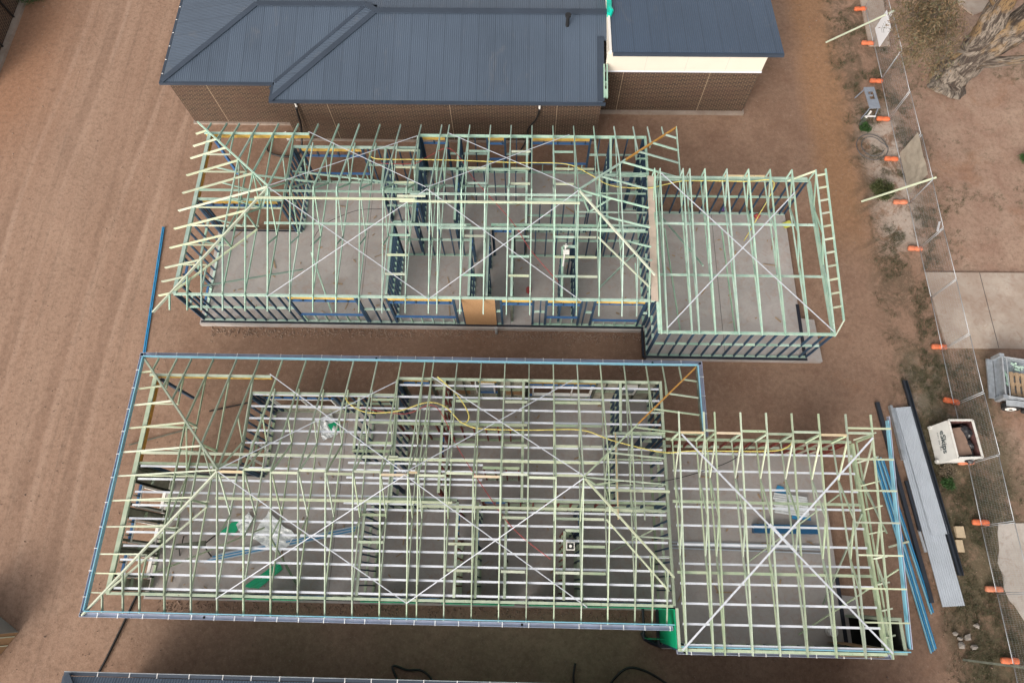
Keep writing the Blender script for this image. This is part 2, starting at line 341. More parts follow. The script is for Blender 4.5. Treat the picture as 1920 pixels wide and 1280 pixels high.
# concrete paths and driveway beyond the fence
def path(name,poly,z,mat): m=MB(); m.prism(poly,-.08,z); return struct(m.build(name,mat))
path('path',[(17.3,26.1),(18.35,26.1),(18.85,34),(17.45,34)],.05,'concrete_path')
path('path',[(23.0,28.2),(24.6,29.0),(24.8,33),(22.4,33),(22.4,29)],.05,'concrete_path')
path('driveway',[(17.55,13.3),(27,13.35),(27,9.75),(17.75,9.78)],.05,'concrete_path')
path('driveway',[(18.02,1.7),(18.1,2.3),(18.22,2.66),(19.6,2.7),(26,2.9),(26,-1.6),(19.2,-1.5),(18.75,-.95),(18.35,-.75),(18.12,-.25),(17.98,-.1),(17.86,.35),(17.93,.8),(17.84,1.25)],.012,'concrete_pale')
# ---------------------------------------------------------------- timber frames
TX=[-10.07]+[-9.19+.9067*i for i in range(7)]+[-3.42,-2.52,-1.61,-.71,.20,1.11,2.01]
TAN=.4142; ZE=2.65; ZP=2.85; ZS=.2
def roofz(x,y,oy):      # top of rafter
    yy=y-oy; d=min(yy-9.9,18.85-yy,x+14.5,6.5-x); return ZE+TAN*max(d,-.2)
def wall_frame(par,p0,p1,opens=(),plate='mint_pine',stud='navy_pine',sp=.45,z0=ZS,z1=ZP,lint='lvl_yellow',nog=True,nogm=None,off=0):
    p0=Vector((p0[0],p0[1],0));p1=Vector((p1[0],p1[1],0)); L=(p1-p0).length; d=(p1-p0)/L; a=Vector((-d.y,d.x,0))
    H=lambda s,z:p0+d*s+Vector((0,0,z))
    m=MB(); m.beam(H(0,z1-.045),H(L,z1-.045),.09,.09)
    segs=[]; s=0
    for o in sorted(opens):
        if o[2]<=z0+.05: segs.append((s,o[0])); s=o[1]
    segs.append((s,L))
    wf=m.build('wall_frame',plate); wf.parent=par; wf.matrix_parent_inverse=Matrix.Translation(par.location).inverted()
    def sub(mb,nm,mt): o=mb.build(nm,mt); o.parent=wf; return o
    for s0,s1 in segs:
        if s1-s0>.05: sub(beam1(H(s0,z0+.0225),H(s1,z0+.0225),.09,.045),'bottom_plate',plate)
    xs=[]; s=.03
    while s<L-.1: xs.append(s); s+=sp
    xs.append(L-.03)
    nz=(z0+z1)/2+.05
    for o in opens: xs+= [o[0]-.06,o[0]-.015,o[1]+.015,o[1]+.06]
    free=lambda s:not any(o[0]-.005<s<o[1]+.005 for o in opens)
    for k,s in enumerate(sorted(xs)):
        if s<0 or s>L: continue
        if free(s): sub(beam1(H(s,z0+.045),H(s,z1-.09),.045 if 1 else 0,.09,a),'stud',stud)
        else:
            for o in opens:
                if o[0]<s<o[1]:
                    if o[2]>z0+.1: sub(beam1(H(s,z0+.045),H(s,o[2]-.045),.045,.09,a),'stud',nogm or plate)
                    if z1-.09-o[3]>.25 : sub(beam1(H(s,o[3]),H(s,z1-.29),.045,.09,a),'stud',stud)
    xs=sorted(x for x in xs if 0<=x<=L and free(x))
    if nog:
        for s0,s1 in zip(xs,xs[1:]):
            if s1-s0>.2 and not any(o[0]<(s0+s1)/2<o[1] for o in opens): sub(beam1(H(s0+.023,nz),H(s1-.023,nz),.09,.045),'noggin',nogm or plate)
    for o in opens:
        if lint and z1-.09-o[3]>.1: sub(beam1(H(o[0]-.05,z1-.19),H(o[1]+.05,z1-.19),.075,.19),'lintel',lint)
        if o[3]<z1-.3: sub(beam1(H(o[0],o[3]),H(o[1],o[3]),.09,.045),'head_trimmer','blue_pine')
        if o[2]>z0+.1: sub(beam1(H(o[0],o[2]),H(o[1],o[2]),.09,.05),'sill_trimmer',nogm or 'blue_pine')
    return wf
def tie(par,p,q,w,h,mat,name,up=(0,0,1)):
    return child(beam1(p,q,w,h,up),name,mat,par)
def main_truss(par,x,oy,mats,y0=10.5,y1=18.15,cut=None,blank=False):
    top,web=mats; yr=14.375; T=.038; hw=.09
    m=MB(); zt=lambda y:ZE+TAN*min(y-9.9,18.85-y)-hw/2
    if cut is None:
        m.beam((x,9.9+oy,zt(9.9)),(x,yr+oy,zt(yr)),T,hw); m.beam((x,18.85+oy,zt(18.85)),(x,yr+oy,zt(yr)),T,hw)
        ap=yr
    else:
        d=cut; m.beam((x,9.9+oy,zt(9.9)),(x,9.9+d+oy,zt(9.9+d)),T,hw); m.beam((x,18.85+oy,zt(18.85)),(x,18.85-d+oy,zt(18.85-d)),T,hw)
        m.beam((x,9.9+d+oy,zt(9.9+d)),(x,18.85-d+oy,zt(18.85-d)),T,hw)
    t=child(m,'roof_truss',top,par)
    def sub(p,q,nm,mt,w=T-.006,h=.07): o=beam1(p,q,w,h,).build(nm,mt); o.parent=t
    zb=ZP+.045
    sub((x,y0-.05+oy,zb),(x,y1+.05+oy,zb),'bottom_chord',top,T-.006,.085)
    if blank: return t
    if cut is None:
        for s in (-1,1):
            n1=yr+s*1.25; mdy=yr+s*2.0
            sub((x,yr+oy,zt(yr)-.06),(x,n1+oy,zb),'web',web); sub((x,n1+s*.03+oy,zb),(x,mdy+oy,zt(mdy)-.05),'web',web,T-.008,.06)
    else:
        a=9.9+d;b=18.85-d
        sub((x,a+oy,zt(a)-.05),(x,a+oy+.001,zb),'web',web);sub((x,b+oy,zt(b)-.05),(x,b+oy+.001,zb),'web',web)
        mdl=(a+b)/2
        sub((x,a+oy,zt(a)-.05),(x,mdl+oy,zb),'web',web,T-.012);sub((x,b+oy,zt(b)-.05),(x,mdl+oy,zb),'web',web,T-.012)
    return t
def jack(par,x,y0,y1,oy,mat,chord=True,s=1):
    # rafter along Y from eave y0 to hip y1
    z=lambda y:ZE+TAN*(min(y-9.9,18.85-y))-.045
    m=MB(); m.beam((x,y0+oy,z(y0)),(x,y1+oy,z(y1)),.038,.085); t=child(m,'rafter',mat,par)
    if chord and abs(y1-y0)>1.2:
        yb=10.45 if y0<14 else 18.2; o=beam1((x,yb+oy,ZP+.045),(x,y1+oy,ZP+.045),.034,.08).build('bottom_chord',mat); o.parent=t
def xjack(par,y,x0,x1,oy,mat,side,chord=True,web=None):
    z=(lambda x:ZE+TAN*(x+14.5)-.045) if side<0 else (lambda x:ZE+TAN*(6.5-x)-.045)
    m=MB(); m.beam((x0,y+oy,z(x0)),(x1,y+oy,z(x1)),.042,.085); t=child(m,'rafter',mat,par)
    if chord and abs(x1-x0)>1.6:
        xb=-13.75 if side<0 else min(x0,5.1); o=beam1((xb,y+oy,ZP+.05),(x1,y+oy,ZP+.05),.034,.08).build('bottom_chord',mat); o.parent=t
        xm=x0+(x1-x0)*.55; xn=x0+(x1-x0)*.82
        if web and abs(x1-x0)>2.6:
            o=beam1((xm,y+oy,z(xm)),(xn,y+oy,ZP+.06),.035,.07).build('web',web); o.parent=t
            o=beam1((xn,y+oy,ZP+.06),(x1,y+oy,z(x1)),.035,.07).build('web',web); o.parent=t
def frame_house(oy,K):
    A=K=='A'
    P1='mint_pine' if A else 'olive_pine'; WEB='teal_pine' if A else 'olive_pine'; RAF='cream_pine' if A else 'cream_pine'
    ST='navy_pine'
    label=('long timber house frame with bare mint green roof trusses, nearest the dark brick house' if A else
           'timber house frame with gutters, blue fascia and silver ceiling battens, nearest the camera')
    h=empty('house_frame',(-4.4,14.3+oy,0),label,'house frame','timber house frames side by side')
    # slab
    m=MB(); m.prism([(-13.95,10.28+oy),(5.12,10.28+oy),(5.12,18.28+oy),(-4.85,18.28+oy),(-4.85,17.6+oy),(-10.25,17.6+oy),(-10.25,14.95+oy),(-13.95,14.95+oy)],-.1,ZS); sl=child(m,'floor_slab','concrete',h)
    m=MB(); m.prism([(5.12,9.02+oy),(12.4,9.02+oy),(12.32,10.9+oy),(11.72,10.95+oy),(11.72,16.15+oy),(5.12,16.15+oy)],-.1,ZS-.004); child(m,'garage_slab','concrete',h)
    for a,b in (((-7.1,10.35),(-7.1,17.5)),((8.4,9.1),(8.4,16.1)),((-.6,10.35),(-.6,13.7))):
        child(beam1((a[0],a[1]+oy,ZS+.001),(b[0],b[1]+oy,ZS+.001),.012,.006),'control_joint','dpc_black',h)
    # damp course flaps
    dm=MB(); dm.box(-13.9,5.05,10.36+oy,10.45+oy,ZS-.16,ZS+.012); dm.box(5.02,11.78,9.05+oy,9.16+oy,ZS-.14,ZS+.014); dm.box(11.62,11.76,9.16+oy,11.6+oy,ZS-.02,ZS+.013)
    dm.box(-13.6,-10.2,14.84+oy,14.92+oy,ZS-.12,ZS+.012); dm.box(4.95,5.04,9.1+oy,10.4+oy,ZS-.14,ZS+.016)
    child(dm,'damp_course','dpc_black',h)
    W=lambda p,q,op=(),**k: wall_frame(h,(p[0],p[1]+oy),(q[0],q[1]+oy),op,P1,**k)
    sB=ST if A else 'navy_pine'; rB=ST if A else 'red_pine'
    ND=None
    # exterior
    W((-13.8,10.5),(5.02,10.5),[(4.45,7.1,.95,2.35),(8.4,10.95,.85,2.3),(12.9,14.1,ZS,2.3),(14.7,16.0,1.0,2.3),(16.6,18.5,.75,2.45)],stud=ST)
    W((-13.74,10.56),(-13.74,14.8),[(.55,1.2,.6,2.3),(1.7,2.4,.6,2.3),(2.9,3.6,.6,2.3)] if not A else [(.5,1.5,.5,2.4)],stud=ST if A else 'grey_pine',lint=None)
    W((-13.69,14.84),(-10.12,14.84),[(.15,3.3,ZS,2.35)],stud=ST)
    W((-10.08,14.9),(-10.08,17.45),stud=ST,sp=.3)
    W((-10.04,17.5),(-4.75,17.5),[(.3,2.9,.9,2.2)],stud=ST,sp=.45)
    W((-4.70,17.5),(-4.70,18.1),stud=ST,sp=.2)
    W((-4.7,18.15),(5.0,18.15),[(.15,1.15,ZS,2.3),(3.0,3.7,1.2,2.3),(4.9,7.4,.9,2.35),],stud=ST if A else 'grey_pine',sp=.6)
    W((5.06,16.1),(5.06,18.2),stud=ST,sp=.3)
    W((5.06,10.5),(5.06,16.0),stud=ST,sp=.45)
    # interior
    for p,q,op,sp,st in [((-6.05,17.4),(-6.05,15.5),(),.35,ST),((-6.1,15.42),(-4.75,15.42),(),.45,ST),((-4.62,17.4),(-4.58,13.85),[(2.2,3.0,ZS,2.3)],.28,ST),
        ((-5.42,13.76),(-2.25,13.76),(),.45,ST),((-5.44,13.7),(-5.44,10.6),(),.25,ST),((-2.22,13.7),(-2.2,10.6),[(.3,1.1,ZS,2.3)],.3,rB),
        ((-2.93,18.1),(-2.92,14.0),[(1.9,2.7,ZS,2.3)],.28,rB),((-4.55,16.45),(.05,16.45),(),.45,rB),((.0,18.1),(0,13.85),[(1.75,3.0,ZS,2.3)],.3,'grey_pine'),
        ((-1.42,13.78),(3.3,13.78),[(.1,.9,ZS,2.3)],.45,rB),((-.53,13.7),(-.53,10.6),[(1,1.8,ZS,2.3)],.45,'grey_pine'),((1.48,12.8),(1.43,10.6),(),.22,rB),
        ((1.5,12.82),(2.0,12.82),(),.3,ST),((2.03,13.7),(2.03,10.6),[(.2,.9,ZS,2.3)],.3,ST),((3.58,18.1),(3.52,16.3),(),.25,ST),((3.25,16.22),(5.0,16.22),[(.3,1.1,ZS,2.3)],.4,ST),
        ((3.36,16.1),(3.3,13.85),(),.3,ST),((-1.52,13.7),(-1.5,10.6),[(.6,1.4,ZS,2.3)],.3,ST),((.05,15.0),(2.7,15.0),(),.5,ST) if A else ((3.3,13.78),(5,13.78),(),.5,ST),
        ((3.4,13.8),(5.0,13.8),(),.35,ST) if A else ((-1.4,14.9),(-.1,14.9),(),.4,'red_pine')]:
        W(p,q,op,stud=st,sp=sp,lint=None)
    # porch beams
    tie(h,(-13.95,18.12+oy,2.74),(-9.45,18.12+oy,2.74),.075,.24,'lvl_yellow','porch_beam'); tie(h,(-13.98,18.12+oy,2.875),(-9.42,18.12+oy,2.875),.10,.045,P1,'beam_plate')
    tie(h,(-13.74,14.9+oy,2.72),(-13.74,18.05+oy,2.72),.07,.24,'lvl_orange','porch_beam'); tie(h,(-13.75,10.5+oy,2.877),(-13.75,18.05+oy,2.877),.15,.05,P1,'beam_plate')
    tie(h,(-13.66,18.02+oy,ZS-.15),(-13.66,18.02+oy,2.62),.10,.10,'blue_pine' if A else 'navy_pine','porch_post',(0,1,0))
    # trusses
    for x in TX: main_truss(h,x,oy,(P1,WEB),y0=10.5,y1=18.15 if x>-4.7 or x<-9.9 else 17.6)
    for x,c in ((-10.95,3.55),(-11.84,2.66)): main_truss(h,x,oy,(P1,WEB),cut=c,y1=18.15)
    for x,c in ((2.88,3.62),(3.77,2.73)): main_truss(h,x,oy,(P1,WEB),cut=c)
    for x in (-13.94,-13.24,-12.68):
        jack(h,x,9.9,9.9+(x+14.5),oy,P1); jack(h,x,18.85,18.85-(x+14.5),oy,P1)
    for x in (4.34,4.82): jack(h,x,9.9,9.9+(6.5-x),oy,P1)
    for x in (4.6,5.22,5.84): jack(h,x,18.85,18.85-(6.5-x),oy,P1)
    for y in (18.28,17.63,17.0,16.13,15.25,14.39,13.53,12.64,11.74,11.12,10.51):
        xe=-14.5+min(y-9.9,18.85-y); xjack(h,y,-14.5,min(xe,-10.07),oy,RAF,-1,True,'teal_pine' if A else P1)
    for y in (18.28,17.65,17.0,16.25): xjack(h,y,6.45,6.5-(18.85-y),oy,P1,1,True,WEB)
    for y in (15.27,14.375,13.48,12.6,12.0): xjack(h,y,4.92,6.5-min(18.85-y,y-9.9,4.45),oy,P1,1,True,WEB)
    # hips
    def hip(p,q,mat,w=.05,dz=-.03,hh=.11):
        z=lambda x,y:roofz(x,y+oy,oy)+dz
        tie(h,(p[0],p[1]+oy,z(*p)),(q[0],q[1]+oy,z(*q)),w,hh,mat,'hip_rafter')
    hip((-14.55,18.9),(-10.05,14.40),P1,.06); hip((-14.6,9.8),(-10.05,14.35),RAF,.055)
    tie(h,(-13.7,10.6+oy,ZP+.08),(-10.9,13.35+oy,ZP+.09),.045,.09,RAF,'hip_chord')
    hip((2.03,14.40),(4.0,16.37),P1); hip((4.0,16.37),(6.48,18.85),'lvl_orange'); hip((2.05,14.34),(5.02,11.38),RAF,.055)
    tie(h,(2.9,13.2+oy,ZP+.08),(4.9,10.95+oy,ZP+.09),.045,.09,RAF,'hip_chord')
    tie(h,(6.47,18.85+oy,2.62),(6.47,16.2+oy,2.62),.025,.16,P1 if A else 'grey_pine','fascia_board')
    # longitudinal ties on bottom chords
    for (xa,xb,y) in ((-13.6,-4.4,15.19),(-4.8,2.7,15.12),(-10.65,-2.4,13.65),(-3.6,4.8,13.52)):
        tie(h,(xa,y+oy,ZP+.115),(xb,y+oy,ZP+.115),.09,.04,P1 if A else RAF,'binder')
    # noggins between bottom chords over the internal walls
    for xa,xb in ((-5.57,-4.66),(-2.50,-1.63),(-.69,.18),(1.13,1.99),(2.03,2.86)):
        for y in (17.3,16.45,15.7,13.2,12.3,11.45):
            if rnd.random()<.82: tie(h,(xa+.03,y+oy,ZP+.05),(xb-.03,y+oy,ZP+.05),.085,.04,RAF if rnd.random()<.5 else P1,'noggin')
    if A:
        tie(h,(-10.55,13.93+oy,4.385),(-4.3,13.93+oy,4.385),.08,.045,'cream_pine','ridge_board'); tie(h,(-4.9,13.86+oy,4.36),(2.06,13.86+oy,4.355),.08,.045,'cream_pine','ridge_board')
        tie(h,(-5.0,14.05+oy,4.43),(-3.9,14.05+oy,4.43),.07,.04,'cream_pine','ridge_board')
        tie(h,(-11.9,16.0+oy,ZP+.11),(-8.8,15.62+oy,ZP+.12),.08,.035,'mint_pine','binder')
        tie(h,(-10.3,16.6+oy,ZP-.5),(-4.8,15.9+oy,ZP-.45),.05,.07,'mint_pine','prop')
    else:
        xs=[x for x in TX]; 
        for k,(xa,xb) in enumerate(zip(xs,xs[1:])):
            tie(h,(xa+.025,14.375+oy+(.05 if k%2 else -.04),4.46),(xb-.025,14.375+oy+(.05 if k%2 else -.04),4.46),.075,.04,'raw_pine' if k in (0,6,7,10) else RAF,'ridge_noggin')
        for x in (3.3,4.2): tie(h,(x,13.2+oy,ZP+.16),(x,16.2+oy,ZP+.16),.04,.07,'raw_pine' if x<4 else P1,'strut')
        tie(h,(2.9,14.1+oy,3.6),(5.0,14.1+oy,3.5),.08,.04,RAF,'noggin')
    # props
    tie(h,(-8.6,12.4+oy,ZP),(-8.3,10.9+oy,.25),.05,.08,P1,'prop'); tie(h,(3.2,12.2+oy,ZS+.05),(4.7,13.0+oy,ZP-.3),.045,.08,'teal_pine' if A else P1,'prop'); tie(h,(-12.9,11.0+oy,2.5),(-9.8,12.9+oy,.3),.045,.07,P1,'prop')
    # steel braces on the top chords
    def br(p,q):
        P=[];n=8
        for i in range(n+1):
            t=i/n; x=p[0]+(q[0]-p[0])*t; y=p[1]+(q[1]-p[1])*t; P.append(Vector((x,y+oy,roofz(x,y+oy,oy)+.012)))
        m=MB(); m.beam(P[0],P[-1],.032,.006); child(m,'steel_brace','brace_steel',h)
    for p,q in (((-10.03,14.33),(-3.75,10.4)),((-10.1,10.4),(-3.85,14.33)),((-3.85,14.33),(2.2,10.4)),((-3.75,10.4),(2.0,14.33)),
                ((-10.0,14.42),(-4.7,17.95)),((-9.45,18.2),(-3.9,14.42)),((-3.85,14.42),(1.8,18.15)),((-3.4,18.2),(2.0,14.42))): br(p,q)
    # ---- garage
    hb=.62 if A else 1.08; yb=16.05; yf=9.2; ov=0 if A else .68
    zt=lambda y:2.98+(hb)*(y-yf)/(yb-yf)
    W((5.1,9.2),(11.74,9.2),(),stud=ST,sp=.45 if A else .6); W((5.12,16.05),(11.7,16.05),(),stud=ST if A else 'red_pine',sp=.45)
    W((5.14,9.26),(5.14,10.44),(),stud=ST,sp=.35)
    tie(h,(11.76,9.3+oy,2.72),(11.76,16.0+oy,2.72),.07,.26,P1,'door_beam')
    gx=(5.2,5.42,6.35,6.62,7.23,8.12,8.99,9.86,10.74,11.7) if A else (5.34,6.19,6.56,7.44,8.31,9.18,10.09,11.01,11.86)
    for x in gx:
        m=MB(); m.beam((x,yf-.12+oy,zt(yf-.12)-.045),(x,yb+ov+oy,zt(yb+ov)-.045),.04,.085); t=child(m,'garage_truss',P1,h)
        def sub(p,q,nm,mt,w=.034,hh=.07): o=beam1(p,q,w,hh).build(nm,mt); o.parent=t
        zb=ZP+.045; L=yb-yf
        sub((x,yf+oy,zb),(x,yb+.03+oy,zb),'bottom_chord',P1)
        sub((x,yb-.02+oy,zt(yb)-.05),(x,yb+.0+oy,zb),'web',P1)
        for a,b_ in ((.97,.80),(.60,.80),(.60,.42),(.27,.42)):
            ya=yf+L*a; yc=yf+L*b_; sub((x,ya+oy,zt(ya)-.06),(x,yc+oy,zb),'web','cream_pine' if (a>.9 and not A) else WEB,.036,.07)
    for y in (13.85,11.55): tie(h,(5.2,y+oy,ZP+.11),(11.6,y+oy,ZP+.11),.09,.04,P1,'binder')
    if A:
        tie(h,(12.1,9.7+oy,zt(9.7)-.04),(12.1,16.1+oy,zt(16.1)-.04),.05,.09,P1,'fly_rafter'); y=9.75; 
        tie(h,(11.72,9.12+oy,2.95),(12.1,9.7+oy,zt(9.7)-.05),.045,.07,'cream_pine','outrigger')
        for k in range(11): tie(h,(11.72,10.2+.56*k+oy,zt(10.2+.56*k)-.05),(12.08,10.28+.56*k+oy,zt(10.28+.56*k)-.05),.07,.04,'cream_pine','outrigger')
        tie(h,(10.8,15.95+oy,zb+.02),(11.7,16.02+oy,zt(16)-.06),.05,.07,'cream_pine','brace_timber')
        tie(h,(5.3,16.05+oy,ZP+.12),(11.6,16.05+oy,ZP+.12),.09,.05,P1,'plate_board'); tie(h,(8.15,16.12+oy,ZP+.16),(9.85,16.12+oy,ZP+.16),.06,.04,'raw_pine','plate_board')
        tie(h,(5.0,10.4+oy,3.0),(5.14,16.05+oy,3.03),.27,.03,'particle_board','gutter_board')
        tie(h,(6.0,16+oy,.25),(7.0,12+oy,2.9),.045,.07,'teal_pine','prop');
        for px in (6.6,8.9): tie(h,(px,10.1+oy,.25),(px-1.0,13.7+oy,2.85),.045,.07,'teal_pine','prop')
    else:
        for k,(xa,xb) in enumerate(zip(gx,gx[1:])): tie(h,(xa+.03,yb+oy+(.05 if k%2 else -.03),zt(yb)-.02),(xb-.03,yb+oy+(.05 if k%2 else -.03),zt(yb)-.02),.07,.04,'raw_pine' if k in (0,2,6) else P1,'ridge_noggin')
        for xa in gx[:-1]: tie(h,(xa,yb-.04+oy,zt(yb)-.1),(xa-.03,yb-.06+oy,ZP+.05),.05,.07,P1,'post')
        for k in range(7):
            y=10.15+1.02*k; tie(h,(11.0,y+oy,zt(y)-.05),(12.5,y+oy,zt(y)-.06),.05,.08,'cream_pine','outrigger')
        for k in range(9): y=9.7+.8*k; tie(h,(11.75,y+oy,ZP+.1),(12.1,y+.08+oy,zt(y)-.25),.045,.06,'cream_pine','outrigger')
        yy=16.6
        tie(h,(12.53,9.38+oy,2.72),(12.53,yy+oy,zt(yy)-.28),.035,.17,'fascia_blue','fascia'); tie(h,(12.60,9.38+oy,2.70),(12.60,yy+.15+oy,zt(yy)-.30),.03,.18,'gutter_steel','barge_cap')
        for px,py in ((10.0,9.6),(8.4,12.0)): tie(h,(px,py+oy,.3),(px+2.6,py+2.2+oy,2.8),.045,.07,P1,'prop')
        tie(h,(11.0,10.6+oy,.3),(11.7,13.6+oy,2.8),.045,.07,P1,'prop')
    def gbr(p,q): tie(h,(p[0],p[1]+oy,zt(p[1])+.012),(q[0],q[1]+oy,zt(q[1])+.012),.045 if A else .06,.006,'brace_steel','steel_brace')
    if A: gbr((5.45,15.8),(11.65,9.25)); gbr((5.42,9.3),(10.74,15.0))
    else: gbr((5.4,15.95),(11.85,9.25)); gbr((5.2,9.2),(11.85,15.95)); gbr((8.2,13.1),(9.0,12.25))
    return h
HA=frame_house(0,'A'); OB=-10.97; HB=frame_house(OB,'B')
# plywood / osb bracing sheets on A
child(B1(-1.93-.55,-1.5+.35-.02,10.44,10.452,.22,2.8),'bracing_sheet','osb',HA)
# ---- extras of B
def hb(mb,nm,mt): return child(mb,nm,mt,HB)
def fasc(p,q,z=2.68): 
    hb(beam1((*p,z),(*q,z),.035,.17),'fascia','fascia_blue')
    d=(Vector(q)-Vector(p)).normalized()
fasc((-14.5,-1.02),(-14.5,7.93)); fasc((-14.48,7.93),(6.5,7.93)); fasc((6.52,7.91),(6.52,5.3)); fasc((-14.48,-1.04),(5.06,-1.04)); fasc((5.2,-1.68),(12.5,-1.68),2.78)
for off,(p,q) in ((.045,((-14.5,-1.0),(-14.5,7.9))),):
    pass
def gutter(p,q,nrm,z=2.60,brk=.78,endcap=True,ext=(0,0)):
    p=Vector((*p,0));q=Vector((*q,0)); nrm=Vector((*nrm,0)); d=(q-p).normalized(); wd=.135
    m=MB(); 
    a=p+nrm*.035;b=q+nrm*.035
    a2=a-d*ext[0]; b2=b+d*ext[1]
    m.beam(a2+nrm*wd/2+Vector((0,0,z-.08)),b2+nrm*wd/2+Vector((0,0,z-.08)),wd,.01)
    m.beam(a2+nrm*wd+Vector((0,0,z-.045)),b2+nrm*wd+Vector((0,0,z-.045)),.014,.07); m.beam(a2+nrm*.005+Vector((0,0,z-.045)),b2+nrm*.005+Vector((0,0,z-.045)),.01,.07)
    if endcap:
        for e in (a2,b2): m.beam(e+nrm*.01+Vector((0,0,z-.04)),e+nrm*wd+Vector((0,0,z-.04)),.012,.09)
    gt=hb(m,'gutter','gutter_steel'); L=(q-p).length; s=.45
    while s<L:
        c=p+d*s+nrm*.03; mm=beam1(c+Vector((0,0,z+.018)),c+nrm*.16+Vector((0,0,z+.012)),.028,.008); o=mm.build('gutter_bracket','gutter_white'); o.parent=gt; s+=brk*rnd.uniform(.85,1.12)
    return gt,p,d,nrm,wd
def outlet(G,s,z=2.60):
    gt,p,d,nrm,wd=G; c=p+d*s+nrm*(.035+wd/2); m=MB(); m.tube([c+Vector((0,0,z-.075)),c+Vector((0,0,z-.066))],.042,12); o=m.build('outlet','void_black'); o.parent=gt
G=gutter((-14.53,7.95),(6.53,7.95),(0,1),ext=(.17,.17)); outlet(G,8.9); outlet(G,19.4)
G=gutter((-14.53,-1.05),(5.02,-1.05),(0,-1),ext=(.17,0)); outlet(G,4.0); outlet(G,14.6)
G=gutter((-14.53,-1.05),(-14.53,7.95),(-1,0),ext=(.16,.16)); outlet(G,4.8)
gutter((6.55,7.95),(6.55,5.25),(1,0),ext=(.16,0))
G=gutter((5.1,-1.74),(11.95,-1.74),(0,-1),z=2.66); outlet(G,.25,2.66); outlet(G,6.45,2.66)
# silver ceiling battens under the bottom chords
y=-.30; 
while y<7.1:
    x0=-13.6 if y<3.9 else (-10.0 if y<6.5 else -4.6); hb(beam1((x0,y,ZP-.03),(4.98,y+rnd.uniform(-.015,.015),ZP-.03),.07,.03),'ceiling_batten','batten_steel'); y+=.452
for y in (4.02,3.5,2.62): hb(beam1((-6.2,y,ZP-.02),(-1.4,y,ZP-.02),.07,.03),'ceiling_batten','batten_steel')
y=-1.62
while y<5.0:
    hb(beam1((5.3,y,ZP-.03),(11.66,y,ZP-.03),.07,.03),'ceiling_batten','batten_steel'); y+=.62
# B linings and bracing sheets
for x0,x1,z0,z1,mt in ((-3.4,-2.0,.25,2.7,'wrap_board'),(-1.0,.2,.25,2.7,'wrap_board'),(2.7,5.0,.25,2.7,'wrap_board'),(-2.0,-1.0,.25,1.1,'wrap_board'),(.2,2.7,.25,.85,'wrap_board'),(-2.9,-2.1,.8,1.5,'osb'),(-.7,0.,.8,1.5,'osb')):
    hb(B1(x0+.01,x1-.01,7.235 if mt!='osb' else 7.20,7.25 if mt!='osb' else 7.212,z0,z1),'wall_wrap',mt)
for y0,y1 in ((-.4,.0),(.85,1.15),(2.05,2.35),(3.3,3.9)): hb(B1(-13.83,-13.81,y0,y1,.25,2.7),'wall_wrap','wrap_board')
hb(B1(10.3,11.72,-1.86,-1.845,.25,2.72),'wall_wrap','plywood'); hb(B1(10.2,11.7,5.14,5.155,.25,2.7),'wall_wrap','wrap_board')
hb(B1(11.0,11.66,-1.60,-1.59,.25,2.6),'bracing_sheet','plywood')
# pier box frame at the garage corner
m=MB()
for a in ((11.84,-1.72),(12.36,-1.72),(11.84,-.72),(12.36,-.72)): m.beam((a[0],a[1],.1),(a[0],a[1],2.78),.09,.09,(0,1,0))
for z in (2.78,): 
    m.box(11.80,12.40,-1.77,-1.67,z,z+.045); m.box(11.80,12.40,-.77,-.67,z,z+.045); m.box(11.80,11.89,-1.669,-.771,z,z+.045); m.box(12.31,12.40,-1.669,-.771,z,z+.045)
pf=hb(m,'pier_frame','olive_pine')
m=MB(); m.box(12.32,12.335,-1.66,-.78,.2,2.77); m.box(11.9,12.3,-1.70,-1.69,.2,2.77); m.box(11.9,12.3,-.76,-.75,.2,2.77); m.box(11.9,12.3,-1.68,-.78,.15,.2); o=m.build('pier_inner_shade','void_black'); o.parent=pf  # black sheets stand in for the shade inside the open pier
# windows in B
def window(x0,x1,y,z0,z1,axis,glass,n=1):
    f=MB();g_=MB()
    def bx(m,a0,a1,b0,b1,t):
        if axis=='x': m.box(a0,a1,y-t,y+t,b0,b1)
        else: m.box(y-t,y+t,a0,a1,b0,b1)
    w_=.055
    bx(f,x0,x1,z0,z0+w_,.06);bx(f,x0,x1,z1-w_,z1,.06);bx(f,x0,x0+w_,z0+w_,z1-w_,.06);bx(f,x1-w_,x1,z0+w_,z1-w_,.06)
    for k in range(1,n): xm=x0+(x1-x0)*k/n; bx(f,xm-.02,xm+.02,z0+w_,z1-w_,.04)
    o=hb(f,'window','white_paint'); 
    if glass:
        bx(g_,x0+w_,x1-w_,z0+w_,z1-w_,.008); q=g_.build('pane','glass_pale'); q.parent=o
window(-1.85,-1.1,7.2,1.15,2.35,'x',True); window(.35,2.65,7.2,.9,2.35,'x',False,3); window(3.75,4.3,7.15,1.4,2.4,'x',True)
for y0 in (.02,1.17,2.37): window(y0,y0+.78,-13.72,.62,2.3,'y',False)
window(-10.0+1.35,-10.0+2.6,-5.0,1,2,'y',False) if False else None
hb(B1(-9.6,-7.2,6.5,6.515,.25,.9),'wall_wrap','wrap_board'); window(-9.65,-7.25,6.52,.92,2.2,'x',False,2)
window(4.2,4.9,-10.0,.7,2.2,'y',False); None
